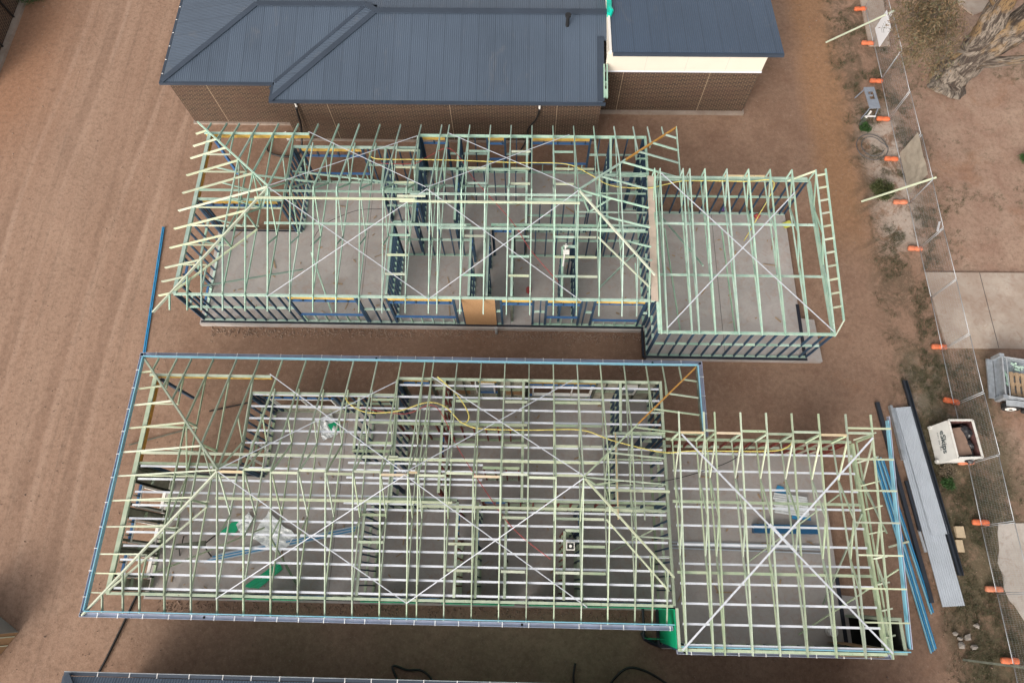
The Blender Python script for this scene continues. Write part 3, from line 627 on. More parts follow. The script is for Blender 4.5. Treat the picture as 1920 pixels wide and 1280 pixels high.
# green sarking along the front and at the garage return of B
for x0,x1 in ((-9.6,-7.4),(-5.3,-3.4),(-2.6,-.2),(.3,4.6)): hb(B1(x0,x1,-.565,-.55,.22,2.78),'wall_wrap','green_wrap')
hb(B1(5.055,5.075,-1.74,-.58,.15,2.82),'wall_wrap','green_wrap'); hb(B1(4.3,5.05,-.575,-.56,2.1,2.80),'wall_wrap','green_wrap'); hb(B1(4.45,5.05,-1.60,-1.585,.5,.95),'wall_wrap','green_wrap')
m=MB(); m.tube([(4.45,-1.45,.1),(4.5,-1.62,.18),(4.75,-1.75,.15),(5.1,-1.86,.12)],.09,8); m.tube([(4.48,-.6,.2),(4.48,-1.5,.2)],.05,8); hb(m,'damp_course','dpc_black')
# ---------------------------------------------------------------- brick house behind
bh=empty('brick_house',(-4,24,0),'finished dark brown brick house with slate grey corrugated hip roof at the top','house')
def cb(mb,nm,mt,par=None): 
    o=child(mb,nm,mt,bh)
    return o
EZ=2.80; T2=.165
m=MB(); m.prism([(-16.27,21.0),(-11.1,21.0),(-11.1,20.06),(3.25,20.06),(3.25,21.9),(3.25,34),(-16.27,34)],0.02,EZ-.03); cb(m,'wall','brick_dark')
m=MB(); m.prism([(3.26,21.86),(10.42,21.86),(10.42,30),(3.26,30)],.02,2.72); gw=cb(m,'garage_wall','brick_dark')
m=MB(); m.prism([(3.2,21.72),(10.5,21.72),(10.5,30),(3.2,30)],-.05,.13); m.prism([(-16.35,20.9),(-11.2,20.9),(-11.2,19.98),(3.33,19.98),(3.33,22.2),(-16.35,34)],-.05,.06); cb(m,'footing','concrete_edge')
m=MB(); m.box(3.45,10.43,21.82,21.9,2.76,3.86); m.box(3.50,3.58,21.9,25.3,2.76,3.52); wc=cb(m,'wall_panel','cement_sheet')
m=MB(); m.box(3.2,10.46,21.79,21.88,2.70,2.76); cb(m,'flashing','batten_steel')
for x in (5.2,7.0,8.8): o=B1(x,x+.006,21.814,21.82,2.76,3.86).build('sheet_joint','letter_grey'); o.parent=wc; o.matrix_parent_inverse=bh.matrix_world.inverted()
# roof planes; uv.x across ribs, uv.y down the slope
def slope(par,pts,zf,dirn,mat,name='roof',th=.05):
    m=MB(); P=[(x,y,zf(x,y)) for x,y in pts]
    uv=[((x,y) if dirn=='x' else (y,x)) for x,y in pts]
    m.face(P,uv); m.face([(a,b,c-th) for a,b,c in reversed(P)]); 
    for i in range(len(P)):
        a=P[i];b=P[(i+1)%len(P)]; m.face([a,(a[0],a[1],a[2]-th),(b[0],b[1],b[2]-th),b])
    return child(m,name,mat,par)
A1=(-11.40+4.42,20.02+4.42); A2=(-16.5+3.93,20.98+3.93)
zr1=lambda x,y:EZ+T2*(y-20.02); z1_=EZ+T2*4.42
R1=24.44; R2=24.91; z2_=EZ+T2*3.93
rf=slope(bh,[(-11.40,20.02),(3.30,20.02),(3.30,23.05),(3.62,23.05),(3.62,R1),(A1[0],R1)],zr1,'x','corrugated_slate')
slope(bh,[(3.62,R1),(3.62,29.5),(A1[0],29.5),(A1[0],R1)],lambda x,y:z1_-T2*(y-R1),'x','corrugated_slate')
# left wing front plane between its hip and the valley
xv=lambda y:-11.4-.0
slope(bh,[(-16.5,20.98),(-11.40+.0,20.98),(-7.55,R2),(A2[0],R2)],lambda x,y:EZ+T2*(y-20.98)-.004,'x','corrugated_slate')
slope(bh,[(-16.5,20.98),(A2[0],R2),(A2[0],R2+2.2),(-16.5,R2+6.2)],lambda x,y:EZ+T2*min(x+16.5,3.93),'y','corrugated_slate')
slope(bh,[(-16.5,R2+6.2),(A2[0],R2+2.2),(A2[0],34),(-16.5,34)],lambda x,y:EZ+T2*min(x+16.5,3.93),'y','corrugated_slate')
slope(bh,[(A2[0],R2),(A1[0]+.02,R2),(A1[0]+.02,33),(A2[0],33)],lambda x,y:z2_-T2*.7*(y-R2),'x','corrugated_slate')
# small hip plane between valley and the main hip
slope(bh,[(-11.40,20.02),A1,(-7.55,R2),(-11.40,20.98)],lambda x,y:EZ+T2*min((x+11.40),4.42)+.002,'y','corrugated_slate')
cap=MB()
def cp(p,q,zp,zq,w_=.26): cap.beam((p[0],p[1],zp+.03),(q[0],q[1],zq+.03),w_,.035)
cp((-11.42,20.0),A1,EZ,z1_); cp(A1,(3.62,R1),z1_,z1_,.30); cp((-16.5,20.98),A2,EZ,z2_); cp(A2,(-7.5,R2),z2_,z2_,.26); cp(A1,(-7.5,R2),z1_,z2_+.02)
cp((3.22,20.05),(3.22,23.2),EZ,EZ+T2*3.1,.3)
o=cap.build('ridge_cap','roof_dark_trim'); o.parent=rf; o.matrix_parent_inverse=bh.matrix_world.inverted()
valley=MB(); valley.beam((-11.38,20.98,EZ+.01),(-7.5,R2,z2_+.01),.16,.03); o=valley.build('valley','roof_dark_trim'); o.parent=rf
gt=MB(); gt.box(-16.62,-11.45,20.86,20.97,EZ-.11,EZ-.0); gt.box(-16.62,-16.51,20.98,33,EZ-.11,EZ-.0); gt.box(-11.5,3.42,19.90,20.01,EZ-.12,EZ-.01); gt.box(-11.51,-11.41,20.02,20.85,EZ-.12,EZ-.01); cb(gt,'gutter','roof_dark_trim')
gb=MB(); 
for k in range(11): gb.box(-16.60,-16.53,21.4+k*.8,21.43+k*.8,EZ-.0,EZ+.012)
cb(gb,'gutter_bracket','gutter_white')
zg=lambda x,y:3.97-.125*(y-21.75)
slope(bh,[(3.62,21.72),(10.98,21.72),(10.98,30),(3.62,30)],zg,'x','corrugated_blue','garage_roof')
m=MB(); m.box(3.66,11.0,21.60,21.715,3.82,3.95); cb(m,'fascia','roof_dark_trim')
m=MB(); m.beam((3.56,21.74,3.90),(3.58,24.1,3.64),.08,.2); cb(m,'barge_trim','white_paint')
m=MB(); m.beam((3.60,24.1,3.70),(3.64,26.0,3.5),.2,.22); m.tube([(3.6,24.0,3.72),(3.7,24.25,3.8),(3.62,24.6,3.7)],.09,6); cb(m,'flap_wrap','teal_wrap')
tf=MB()
for z in (0,1):
    tf.beam((3.36+.13*z,20.2,EZ+.06),(3.36+.13*z,21.78,EZ+.35),.055,.12)
tf.beam((3.36,20.3,EZ+.0),(3.36,21.78,EZ+.02),.05,.09); tf.beam((3.42,20.25,EZ+.02),(3.42,20.6,EZ+.12),.16,.14); tf.beam((3.42,20.9,EZ+.02),(3.42,20.98,EZ+.22),.12,.06)
cb(tf,'parapet_frame','mint_pine')
m=MB(); m.tube([(1.73,23.75,z1_-.2),(1.73,23.75,z1_+.42)],.085,14); m.tube([(1.73,23.75,z1_+.4),(1.73,23.75,z1_+.5)],.13,14); cb(m,'vent_pipe','poly_black')
# window, downpipe stubs, movement joints on the brick walls
m=MB(); m.box(-11.75,-11.1,20.93,20.98,1.9,2.5); o=cb(m,'window','roof_dark_trim'); q=B1(-11.68,-11.17,20.915,20.925,1.96,2.44).build('pane','glass_pale'); q.parent=o; q.matrix_parent_inverse=bh.matrix_world.inverted()
for x in (-10.38,.53): m=MB(); m.tube([(x,19.98,2.62),(x,19.98,2.40)],.045,10); cb(m,'downpipe_stub','white_paint')
for x,y in ((-14.6,20.993),(-9.0,20.053),(-3.5,20.053),(1.3,20.053),(4.3,21.857),(8.2,21.857)): cb(B1(x,x+.014,y-.004,y,.1,2.68),'movement_joint','cardboard_pale')
# cables and ag pipe on that wall
def hose(name,pts,r,mat,label,cat,n=6,group=None):
    P=[];pts=[Vector(p) for p in pts]
    for i in range(len(pts)-1):
        p0=pts[max(i-1,0)];p1=pts[i];p2=pts[i+1];p3=pts[min(i+2,len(pts)-1)]
        for k in range(n):
            t=k/n; P.append(.5*((2*p1)+(p2-p0)*t+(2*p0-5*p1+4*p2-p3)*t*t+(3*p1-p0-3*p2+p3)*t**3))
    P.append(pts[-1]); m=MB(); m.tube(P,r,7); o=m.build(name,mat,smooth=True); 
    if label: tag(o,label,cat,group)
    return o
hose('drain_pipe',[(-10.40,19.93,2.4),(-10.5,19.85,1.4),(-10.7,19.7,.5),(-10.9,19.2,.08),(-11.6,19.0,.06),(-12.4,19.3,.06),(-12.45,19.9,.05),(-12.2,20.4,.1)],.05,'poly_black','black flexible drain pipe looping onto the dirt from the left end of the brick wall','pipe')
hose('drain_pipe',[(.53,19.95,2.4),(.4,19.9,1.8),(.05,19.9,1.1),(-.05,19.9,.3),(-.3,19.5,.06)],.04,'poly_black','black flexible drain pipe hanging down the right half of the brick wall','pipe')
o=beam1((-11.75,20.35,.12),(-11.5,19.95,.1),.14,.08); tag(o.build('pvc_offcut','white_paint'),'white pipe offcut on the dirt by the stepped corner of the brick wall','pipe')
# ---------------------------------------------------------------- house along the bottom edge
b2=empty('slate_roof_house',(-1,-8,0),'house along the bottom edge, only the edge of its slate roof and gutter in view','house')
E2=2.70
slope(b2,[(-14.58,-2.98),(12.6,-2.98),(8,-7.5),(-10,-7.5)],lambda x,y:E2+TAN*min(-2.98-y,4.52),'x','corrugated_slate')
slope(b2,[(-14.58,-2.98),(-10,-7.5),(-14.58,-12)],lambda x,y:E2+TAN*(x+14.58),'y','corrugated_slate')
slope(b2,[(12.6,-2.98),(8,-7.5),(12.6,-12)],lambda x,y:E2+TAN*(12.6-x),'y','corrugated_slate')
slope(b2,[(-14.58,-12),(12.6,-12),(8,-7.5),(-10,-7.5)],lambda x,y:E2+TAN*(y+12),'x','corrugated_slate')
m=MB(); m.beam((-14.56,-2.96,E2+.03),(-10,-7.5,E2+TAN*4.55+.03),.2,.04); child(m,'ridge_cap','roof_dark_trim',b2)
m=MB(); m.box(-14.70,12.7,-2.965,-2.86,E2-.12,E2-.02); m.box(-14.72,-14.60,-12,-2.97,E2-.12,E2-.02); child(m,'gutter','roof_dark_trim',b2); child(B1(-14.70,12.7,-2.858,-2.84,E2-.10,E2-.005),'gutter_lip','galv',b2)
m=MB(); m.box(-14.0,12.0,-11.4,-3.6,0,E2-.05); child(m,'wall','brick_dark',b2)
m=MB(); x=-13.6
while x<12: m.box(x,x+.03,-2.98,-2.83,E2-.02,E2+.0); x+=rnd.uniform(.8,1.1)
child(m,'gutter_bracket','gutter_white',b2)
# ---------------------------------------------------------------- house at the top left corner
b3=empty('neighbour_house',(-29.5,27,0),'dark brick building cut off by the top left corner, with concrete strip footing','house')
m=MB(); m.box(-34,-27.25,23.0,36,0,2.6); child(m,'wall','brick_dark',b3)
m=MB(); m.box(-27.3,-26.95,22.8,36,-.05,.09); child(m,'footing','concrete_edge',b3)
m=MB()
for y in (25.6,27.6): m.tube([(-27.2,y,.05),(-27.2,y,2.6)],.05,8)
child(m,'downpipe','poly_black',b3)
m=MB(); m.box(-34.3,-27.1,22.9,36,2.6,2.75); child(m,'roof','roof_dark_trim',b3)
# ---------------------------------------------------------------- fence
FX=17.5; FZ=1.98; PITCH=2.372; FY0=28.62
# one panel master at origin, running along -Y, leaning wire omitted: pipes + weld mesh
def fence_master():
    root=bpy.data.objects.new('mesh_fence',None); COL.objects.link(root)
    m=MB(); L=PITCH-.06; r=.013
    m.tube([(0,0,.12),(0,0,FZ)],r,7);m.tube([(0,-L,.12),(0,-L,FZ)],r,7);m.tube([(0,0,FZ-.02),(0,-L,FZ-.02)],r,7);m.tube([(0,0,.16),(0,-L,.16)],r,7)
    o=m.build('pipe_frame','galv_light',smooth=True); o.parent=root
    m=MB(); t=.0016
    def thin(p,q,ax):
        p=Vector(p);q=Vector(q);a=Vector((1,0,0))*t;b=Vector(ax)*t
        for s_,u in ((a,b),(-a,-b)):
            pass
        c=[p+a,p+b,p-a,p-b];d=[q+a,q+b,q-a,q-b]
        for k in range(4): m.face([c[k],d[k],d[(k+1)%4],c[(k+1)%4]])
    k=.06
    while k<L: thin((0,-k,.16),(0,-k,FZ-.02),(0,1,0)); k+=.062
    z=.22
    while z<FZ-.05: thin((0,0,z),(0,-L,z),(0,0,1)); z+=.15
    o=m.build('wire_mesh','galv'); o.parent=root
    return root
def block_master():
    m=MB(); hw,hl=.105,.31
    prof=[(-hl,.6),(-hl+.03,.9),(-hl+.10,1),(-.06,1),(-.03,.82),(.03,.82),(.06,1),(hl-.10,1),(hl-.03,.9),(hl,.6)]
    rings=[]
    for x,s in prof:
        ring=[]
        for k in range(12):
            a=2*math.pi*k/12; ring.append((x,max(-1,min(1,1.25*math.cos(a)))*hw*s,.085+max(-1,min(1,1.25*math.sin(a)))*.085*s))
        rings.append(ring)
    for i in range(len(rings)-1):
        for k in range(12): m.face([rings[i][k],rings[i+1][k],rings[i+1][(k+1)%12],rings[i][(k+1)%12]])
    m.face(list(reversed(rings[0]))); m.face(rings[-1])
    return m.build('fence_block','block_orange_faded',smooth=True)
where=['cut by the top edge, beside the top concrete path','holding the white sign, second from the top','just below the white sign, left of the gum tree','beside the grey plastic table, third below the sign','beside the loop of black pipe','carrying the beige shade cloth','ending at the round green bush','below the round green bush','reaching down to the top of the concrete driveway','crossing the concrete driveway','between the driveway and the skip bin','directly behind the skip bin','below the skip bin over dark grass','crossing the pale concrete patch','at the bottom edge, last in the row']
wb=['topmost of the row, by the concrete path','under the white sign','left of the gum tree, third from the top','above the loop of black pipe','right below the loop of black pipe, by the beige cloth','at the end of the pole over the round bush','next to the small white card on the ground','at the top edge of the driveway','at the lower edge of the driveway','above the skip bin','tucked behind the skip bin foot','just above the pale concrete patch','on the edge of the pale concrete patch','by the fallen pole near the bottom edge','outside the bottom corner']
fm=fence_master(); bm_=block_master()
for i in range(14):
    p=fm if i==0 else copy_tree(fm)
    x=FX+.02*math.sin(i*2.1); y=FY0-PITCH*i
    p.location=(x-.04,y-.03,0); p.rotation_euler=(0,R(-.6+.8*math.sin(i*1.7)),R(.6*math.sin(i*2.3)))
    tag(p,'temporary steel mesh fence panel '+where[i],'fence panel','mesh panels of the temporary fence')
BL=[(1614,17),(1628,81),(1644,152),(1657,223),(1672,298),(1689,379),(1717,466),(1762,650),(1785,752),(1812,866),(1840,979),(1865,1104),(1895,1238)]
BW=[0,1,2,3,4,5,6,8,9,10,11,12,13]
for i,(px,py) in enumerate(BL):
    b=bm_ if i==0 else copy_tree(bm_); q=U(px,py,.08); b.location=(q.x-.03,q.y,0); b.rotation_euler=(0,0,R(rnd.uniform(-6,4)-(10 if i in (8,) else 0)))
    tag(b,'orange plastic fence foot '+wb[BW[i]],'fence foot','orange feet of the temporary fence')
# prop poles
def pole(a,b,label,r=.028,mat='cream_pine'):
    m=MB(); m.beam(a,b,.075,.045); return tag(m.build('prop_pole',mat),label,'timber prop')
q=U(1548,80,.02); pole(q,(17.62,26.35,1.98),'long pale timber prop leaning on the fence above the white sign')
q=U(1615,378,.02); pole(q,(17.62,16.85,2.0),'long pale timber prop over the round green bush')
q=U(1805,1236,.02); pole(q,(17.4,-2.2,1.9),'grey timber prop with a yellow end, leaning on the fence at the bottom right',mat='grey_pine')
# sign on fence
sg=empty('fence_sign',(17.42,26.1,.3),'white building notice board tied to the mesh fence near the top','sign')
m=MB(); a=[(17.36,26.55,1.95),(17.36,25.35,1.95),(17.33,25.35,.75),(17.33,26.55,.75)]
m.hexa([(17.30,25.3,.75),(17.32,25.3,.75),(17.32,26.5,.75),(17.30,26.5,.75),(17.30,25.3,1.85),(17.32,25.3,1.85),(17.32,26.5,1.85),(17.30,26.5,1.85)])
child(m,'board','sign_white',sg)
m=MB()
for k in range(4): z=1.55-.12*k; l=rnd.uniform(.2,.5); m.box(17.292,17.299,26.1-l,26.1,z,z+.02)
child(m,'print','letter_grey',sg)
# shade cloth tied to one panel
simple('shade_cloth',(.36,.32,.26),.85,0,.12,3)
m=MB(); G_=[]
for i in range(13):
    G_.append([(17.40+.035*noise.noise(Vector((i*.5,k*.6,2))),19.32-2.2*i/12,.36+1.5*k/8) for k in range(9)])
for i in range(12):
    for k in range(8): m.face([G_[i][k],G_[i+1][k],G_[i+1][k+1],G_[i][k+1]])
tag(m.build('shade_cloth','shade_cloth'),'beige shade cloth tied to the mesh fence above the round green bush','cloth')
# small white card
q=U(1755,427,.02); o=beam1((q.x,q.y-.2,.05),(q.x+.06,q.y+.18,.25),.14,.01,(1,0,0)); tag(o.build('notice_card','sign_white'),'small white card lying against the fence beside a dark weed','card')
# coil of pipe
m=[]; cc=U(1630,273,.05)
hose('pipe_coil',[(cc.x+.72*math.cos(a)*(1 if a<6.4 else .72)+.1,cc.y+.74*math.sin(a)*(1 if a<6.4 else .75)-.1,.05+.008*a) for a in [k*.45 for k in range(28)]],.019,'pipe_grey','loose coil of dark grey poly pipe on the ground beside the fence','pipe coil',3)
# grey plastic work stand
ws=empty('work_stand',(16.42,22.2,0),'grey plastic folding work stand with slots, standing left of the fence','work stand',rz=R(4))
q0=(16.42,22.2)
m=MB(); m.box(q0[0]-.25,q0[0]+.25,q0[1]+.38,q0[1]+.62,.70,.75); m.box(q0[0]-.25,q0[0]+.25,q0[1]-.62,q0[1]-.1,.70,.75); m.box(q0[0]-.25,q0[0]-.14,q0[1]-.1,q0[1]+.38,.70,.75); m.box(q0[0]+.14,q0[0]+.25,q0[1]-.1,q0[1]+.38,.70,.75); m.box(q0[0]-.14,q0[0]+.06,q0[1]+.10,q0[1]+.17,.70,.75); m.box(q0[0]-.16,q0[0]-.06,q0[1]-.1,q0[1]+.38,.64,.69)
child(m,'top','plastic_grey',ws)
for sx in (-.2,.2):
    for sy in (-.55,.55): child(beam1((q0[0]+sx,q0[1]+sy,.69),(q0[0]+sx*1.6,q0[1]+sy*1.15,.0),.04,.04,(0,1,0)),'leg','plastic_grey',ws)
child(beam1((q0[0]-.3,q0[1]-.72,.3),(q0[0]+.22,q0[1]-.74,.3),.05,.05),'stretcher','gutter_white',ws); 
q=U(1620,222,.1); m=MB(); m.beam((q.x-.25,q.y-.42,.08),(q.x+.3,q.y+.35,.18),.16,.04); tag(m.build('plank','grey_pine'),'weathered grey plank lying between the work stand and the pipe coil','plank')
m=MB(); m.beam((q.x+.05,q.y-.05,.2),(q.x+.32,q.y+.3,.25),.09,.03); tag(m.build('offcut','white_paint'),'short white offcut lying on the weathered plank','offcut')
# ---------------------------------------------------------------- skip bin
sk=empty('skip_bin',(16.85,5.6,0),'white steel skip bin with dark lettering, standing in front of the mesh fence','skip bin')
z1=1.15
bx=[(16.32,4.88),(17.30,4.95),(17.36,6.38),(16.28,6.36)]; tp=[(16.45,4.90),(17.40,4.94),(17.34,6.40),(16.40,6.38)]
m=MB(); N=4
ins=lambda P,d:[(x+(d if x<16.9 else -d),y+(d if y<5.6 else -d)) for x,y in P]
b0=[(x,y,.02) for x,y in bx]; t0=[(x,y,z1) for x,y in tp]; ti=[(x,y,z1) for x,y in ins(tp,.05)]; bi=[(x,y,.12) for x,y in ins(bx,.06)]
for i in range(4):
    j=(i+1)%4; m.face([b0[i],b0[j],t0[j],t0[i]]); m.face([t0[i],t0[j],ti[j],ti[i]])
m.face(list(reversed(b0))); o=child(m,'shell','skip_white',sk)
m=MB()
for i in range(4):
    j=(i+1)%4; m.face([ti[j],bi[j],bi[i],ti[i]])
m.face(bi); child(m,'inside','skip_inner',sk)
m=MB()
for i in range(4):
    j=(i+1)%4; m.beam((*ins(tp,.01)[i],z1+.01),(*ins(tp,.01)[j],z1+.01),.075,.045)
child(m,'rim','skip_paint',sk)
for y in (4.95,6.3): child(B1(16.22,16.30,y-.05,y+.05,.1,.25),'lug','skip_white',sk)
def text(s,size,loc,mat,par,name,rot):
    c=bpy.data.curves.new(name,'FONT'); c.body=s; c.size=size; c.extrude=.004; c.align_x='CENTER'
    t=bpy.data.objects.new(name,c); COL.objects.link(t); dg=bpy.context.evaluated_depsgraph_get(); me=bpy.data.meshes.new_from_object(t.evaluated_get(dg))
    bpy.data.objects.remove(t); me.materials.clear(); me.materials.append(MATS[mat]); o=bpy.data.objects.new(name,me); COL.objects.link(o)
    o.matrix_world=rot; o.location=loc; o.parent=par; o.matrix_parent_inverse=Matrix.Translation(par.location).inverted(); return o
# face normal is -X, leaning: up axis follows side
up=Vector((.125,0,1.13)).normalized(); rd=Vector((-.03,-1,0)).normalized(); nm=rd.cross(up)
rot=Matrix((rd,up,nm)).transposed().to_4x4()
text('eSkips',.36,(16.335,5.62,.60),'letter_dark',sk,'lettering',rot)
m=MB(); y=6.02
for L_ in (4,3,3):
    for k in range(L_):
        c=Vector((16.328,y,.47)); m.beam(c-up*.028,c+up*.028,.026,.006,nm); y-=.062
    y-=.06
child(m,'small_print','letter_grey',sk)
# contents
def rock(name,c,r,mat,seed,sub=2,flat=.7,amp=.35):
    bm=bmesh.new(); bmesh.ops.create_icosphere(bm,subdivisions=sub,radius=1)
    for v in bm.verts:
        d=1+amp*noise.noise(v.co*1.3+Vector((seed*3.1,seed,0)))+amp*.5*noise.noise(v.co*3+Vector((seed,0,2)))
        v.co=Vector((v.co.x*d*r[0],v.co.y*d*r[1],v.co.z*d*r[2]))
    me=bpy.data.meshes.new(name); bm.to_mesh(me); bm.free(); me.materials.append(MATS[mat]); o=bpy.data.objects.new(name,me); COL.objects.link(o); o.location=c; return o
m=MB(); m.beam((16.74,6.12,.80),(16.88,5.05,.86),.52,.34); tag(m.build('carton','cardboard',bevel=.01),'large brown cardboard carton lying inside the skip bin','box')
m=MB(); m.beam((17.0,5.75,.75),(17.08,5.1,.9),.22,.02,(.3,0,1)); m.beam((16.8,5.05,.6),(17.1,5.3,.9),.2,.02,(.5,0,1)); tag(m.build('card_flap','cardboard_pale'),'torn pale cardboard sheets between carton and bags in the skip bin','cardboard')
for k,(x,y,z,a) in enumerate(((17.12,6.0,.72,'uppermost of the three, in the top corner'),(17.12,5.5,.66,'middle one of the three'),(17.1,5.12,.62,'lowest of the three, in the bottom corner'))): tag(rock('rubbish_bag',(x+.03,y,z+.14),(.2,.3,.22),'bag_black',k+3,3,1,.5),'black plastic rubbish bag in the skip bin, '+a,'rubbish bag','rubbish bags in the skip')
# ---------------------------------------------------------------- trailer
tr=empty('box_trailer',(19.1,8.3,0),'galvanised tandem box trailer cut off by the right edge','trailer',rz=R(-8.5))
def tc(mb,n,mt,**k):
    o=mb.build(n,mt,**k); o.parent=tr; return o
m=MB(); m.box(0,3.6,-.86,.86,.42,.50); m.box(.03,.09,-.86,.86,.5,.88); m.box(.09,3.6,-.86,-.80,.5,.86); m.box(.09,3.6,.80,.86,.5,.86); tc(m,'tray','galv')
m=MB(); m.tube([(.12,-.83,.90),(3.6,-.83,.90)],.028,8); m.tube([(.12,.83,.90),(3.6,.83,.90)],.028,8); m.tube([(.06,-.8,.91),(.06,.8,.91)],.03,8); m.tube([(.22,-.8,.92),(.22,.8,.92)],.02,8); tc(m,'top_rail','galv_light')
m=MB(); m.box(-.06,.12,-.95,-.80,.42,.95); m.box(-.06,.12,.80,.95,.42,.95); tc(m,'corner_post','galv')
m=MB(); m.box(-.22,-.02,-.84,.84,.40,.46); m.box(-.25,-.22,-.84,.84,.38,.44); tc(m,'drawbar_tread','galv')
m=MB(); m.beam((.25,-1.02,.62),(.55,-1.02,.72),.24,.02); m.beam((.55,-1.02,.72),(1.0,-1.02,.72),.24,.02); m.beam((1.0,-1.02,.72),(1.35,-1.02,.62),.24,.02); m.beam((1.35,-1.02,.62),(2.2,-1.02,.68),.24,.02); tc(m,'mudguard','galv_light')
def wheel(x,lab=None):
    m=MB(); m.tube([(x,-1.13,.31),(x,-.93,.31)],.31,24); t=tc(m,'wheel','tyre')
    m=MB(); m.tube([(x,-1.15,.31),(x,-1.10,.31)],.19,20); o=m.build('rim','white_paint'); o.parent=t
    m=MB(); m.tube([(x,-1.17,.31),(x,-1.14,.31)],.06,12); o=m.build('hub','tyre'); o.parent=t
wheel(.62); wheel(1.38)
def mat_tr(x,y,z): return tr.matrix_world
M=Matrix.Translation((19.1,8.3,0))@Matrix.Rotation(R(-8.5),4,'Z')
pl=empty('pallet',tuple(M@Vector((1.0,-.1,.5))),'timber pallet lying in the box trailer','pallet',rz=R(-8.5))
for k in range(5): o=B1(-.55+.22*k,-.41+.22*k,-.58,.42,.16,.185).build('deck_board','pallet'); o.parent=pl
for yy in (-.52,-.08,.34): o=B1(-.56,.56,yy-.04,yy+.06,.0,.158).build('bearer','pallet'); o.parent=pl
m=MB()
for k in range(14): 
    a=M@Vector((rnd.uniform(.3,1.7),rnd.uniform(.45,.72),rnd.uniform(.56,.72))); b=a+Vector((rnd.uniform(-.25,.3),rnd.uniform(-.12,.12),rnd.uniform(-.05,.08))); m.beam(a,b,.07,.035)
for k in range(5):
    a=M@Vector((rnd.uniform(.25,.4),rnd.uniform(-.6,.4),rnd.uniform(.56,.7))); m.beam(a,a+Vector((rnd.uniform(-.05,.1),rnd.uniform(-.3,.3),.03)),.07,.035)
tag(m.build('timber_offcuts','mint_pine'),'pile of green timber offcuts in the trailer behind the pallet','offcuts',kind='stuff')
# ---------------------------------------------------------------- materials laid on the ground at the right
def strip(name,p,q,w_,h_,mat,label,cat,z=.03,group=None):
    return tag(beam1((*p,z),(*q,z),w_,h_).build(name,mat),label,cat,group)
# corrugated sheets
def sheets(p,q,w_,z,label,mat='corrugated_zinc',t=.03):
    p=Vector((*p,0));q=Vector((*q,0));d=(q-p).normalized();a=Vector((d.y,-d.x,0)); m=MB(); n_=10; L=(q-p).length
    prof=[]
    for k in range(n_*4+1):
        u=-w_/2+w_*k/(n_*4); prof.append((u,.007*math.sin(2*math.pi*k/4)))
    top=[];bot=[]
    for (e,s) in ((p,0),(q,L)):
        top.append([e+a*u+Vector((0,0,z+t+h_)) for u,h_ in prof]); bot.append([e+a*u+Vector((0,0,z)) for u,h_ in prof])
    for k in range(len(prof)-1):
        m.face([top[0][k],top[0][k+1],top[1][k+1],top[1][k]],[(prof[k][0],0),(prof[k+1][0],0),(prof[k+1][0],L),(prof[k][0],L)])
        m.face([top[0][k],bot[0][k],bot[0][k+1],top[0][k+1]]); m.face([top[1][k],top[1][k+1],bot[1][k+1],bot[1][k]])
    m.face([top[0][0],top[1][0],bot[1][0],bot[0][0]]); m.face([top[0][-1],bot[0][-1],bot[1][-1],top[1][-1]])
    return tag(m.build('roof_sheet_stack','sheet_steel'),label,'roofing sheets','stacked roofing sheets')
sheets((15.28,7.15),(15.86,-.32),.82,.03,'long silver roofing sheets on the dirt, lower and longer pack of the two')
sheets((15.40,7.15),(15.86,2.2),.66,.10,'shorter silver roofing sheets lying on top of the long pack')
m=MB(); m.beam((14.88,7.2,.12),(15.0,5.0,.12),.10,.16); tag(m.build('edge_channel','galv'),'grey steel channel lying along the top left edge of the roofing sheets','channel')
m=MB(); m.beam((15.62,8.3,.08),(16.27,.75,.08),.05,.14); m.beam((15.70,8.3,.03),(16.35,.75,.03),.16,.03); m.beam((15.77,8.3,.07),(16.42,.75,.07),.025,.12); tag(m.build('steel_channel','flashing_dark'),'long dark steel channel right of the roofing sheets','channel')
strip('steel_beam',(14.40,7.35),(15.06,-.22),.15,.13,'flashing_dark','long charcoal steel beam left of the roofing sheets','beam',.07)
strip('steel_beam',(14.98,4.2),(15.14,2.3),.10,.10,'flashing_dark','short charcoal steel piece beside the long charcoal beam','beam',.06)
strip('steel_offcut',(15.12,2.35),(15.22,1.55),.09,.05,'galv_light','short silver steel offcut at the end of the short charcoal piece','offcut',.05)
for k in range(6):
    dx=k*.075
    strip('roof_batten',(13.86+dx,5.1-.1*(k%2)),(14.72+dx*.9,-1.9+(1.1 if k>3 else 0)+.05*k),.045,.05,'fascia_blue' if k%2==0 else 'film_blue',['leftmost','second','third','fourth','fifth','rightmost'][k]+' of the six bright blue battens bundled on the dirt beside the garage frame','batten',.05+.01*(k%3),'bright blue battens on the dirt')
strip('plank',(13.82,1.70),(14.62,1.92),.07,.04,'cream_pine','short pale plank lying across the blue battens','plank',.13)
strip('plank',(13.2,4.3),(13.9,2.2),.05,.04,'olive_pine','thin green timber strip left of the blue battens','plank',.04)
m=MB(); m.box(16.48,16.80,2.1,2.52,0,.12); tag(m.build('carton','cardboard_pale',bevel=.008),'flat tan carton right of the steel channel, upper of two','box')
m=MB(); m.box(16.40,16.66,1.58,2.02,0,.1); tag(m.build('carton','cardboard_pale',bevel=.008),'flat tan carton with a pale label, lower of two','box')
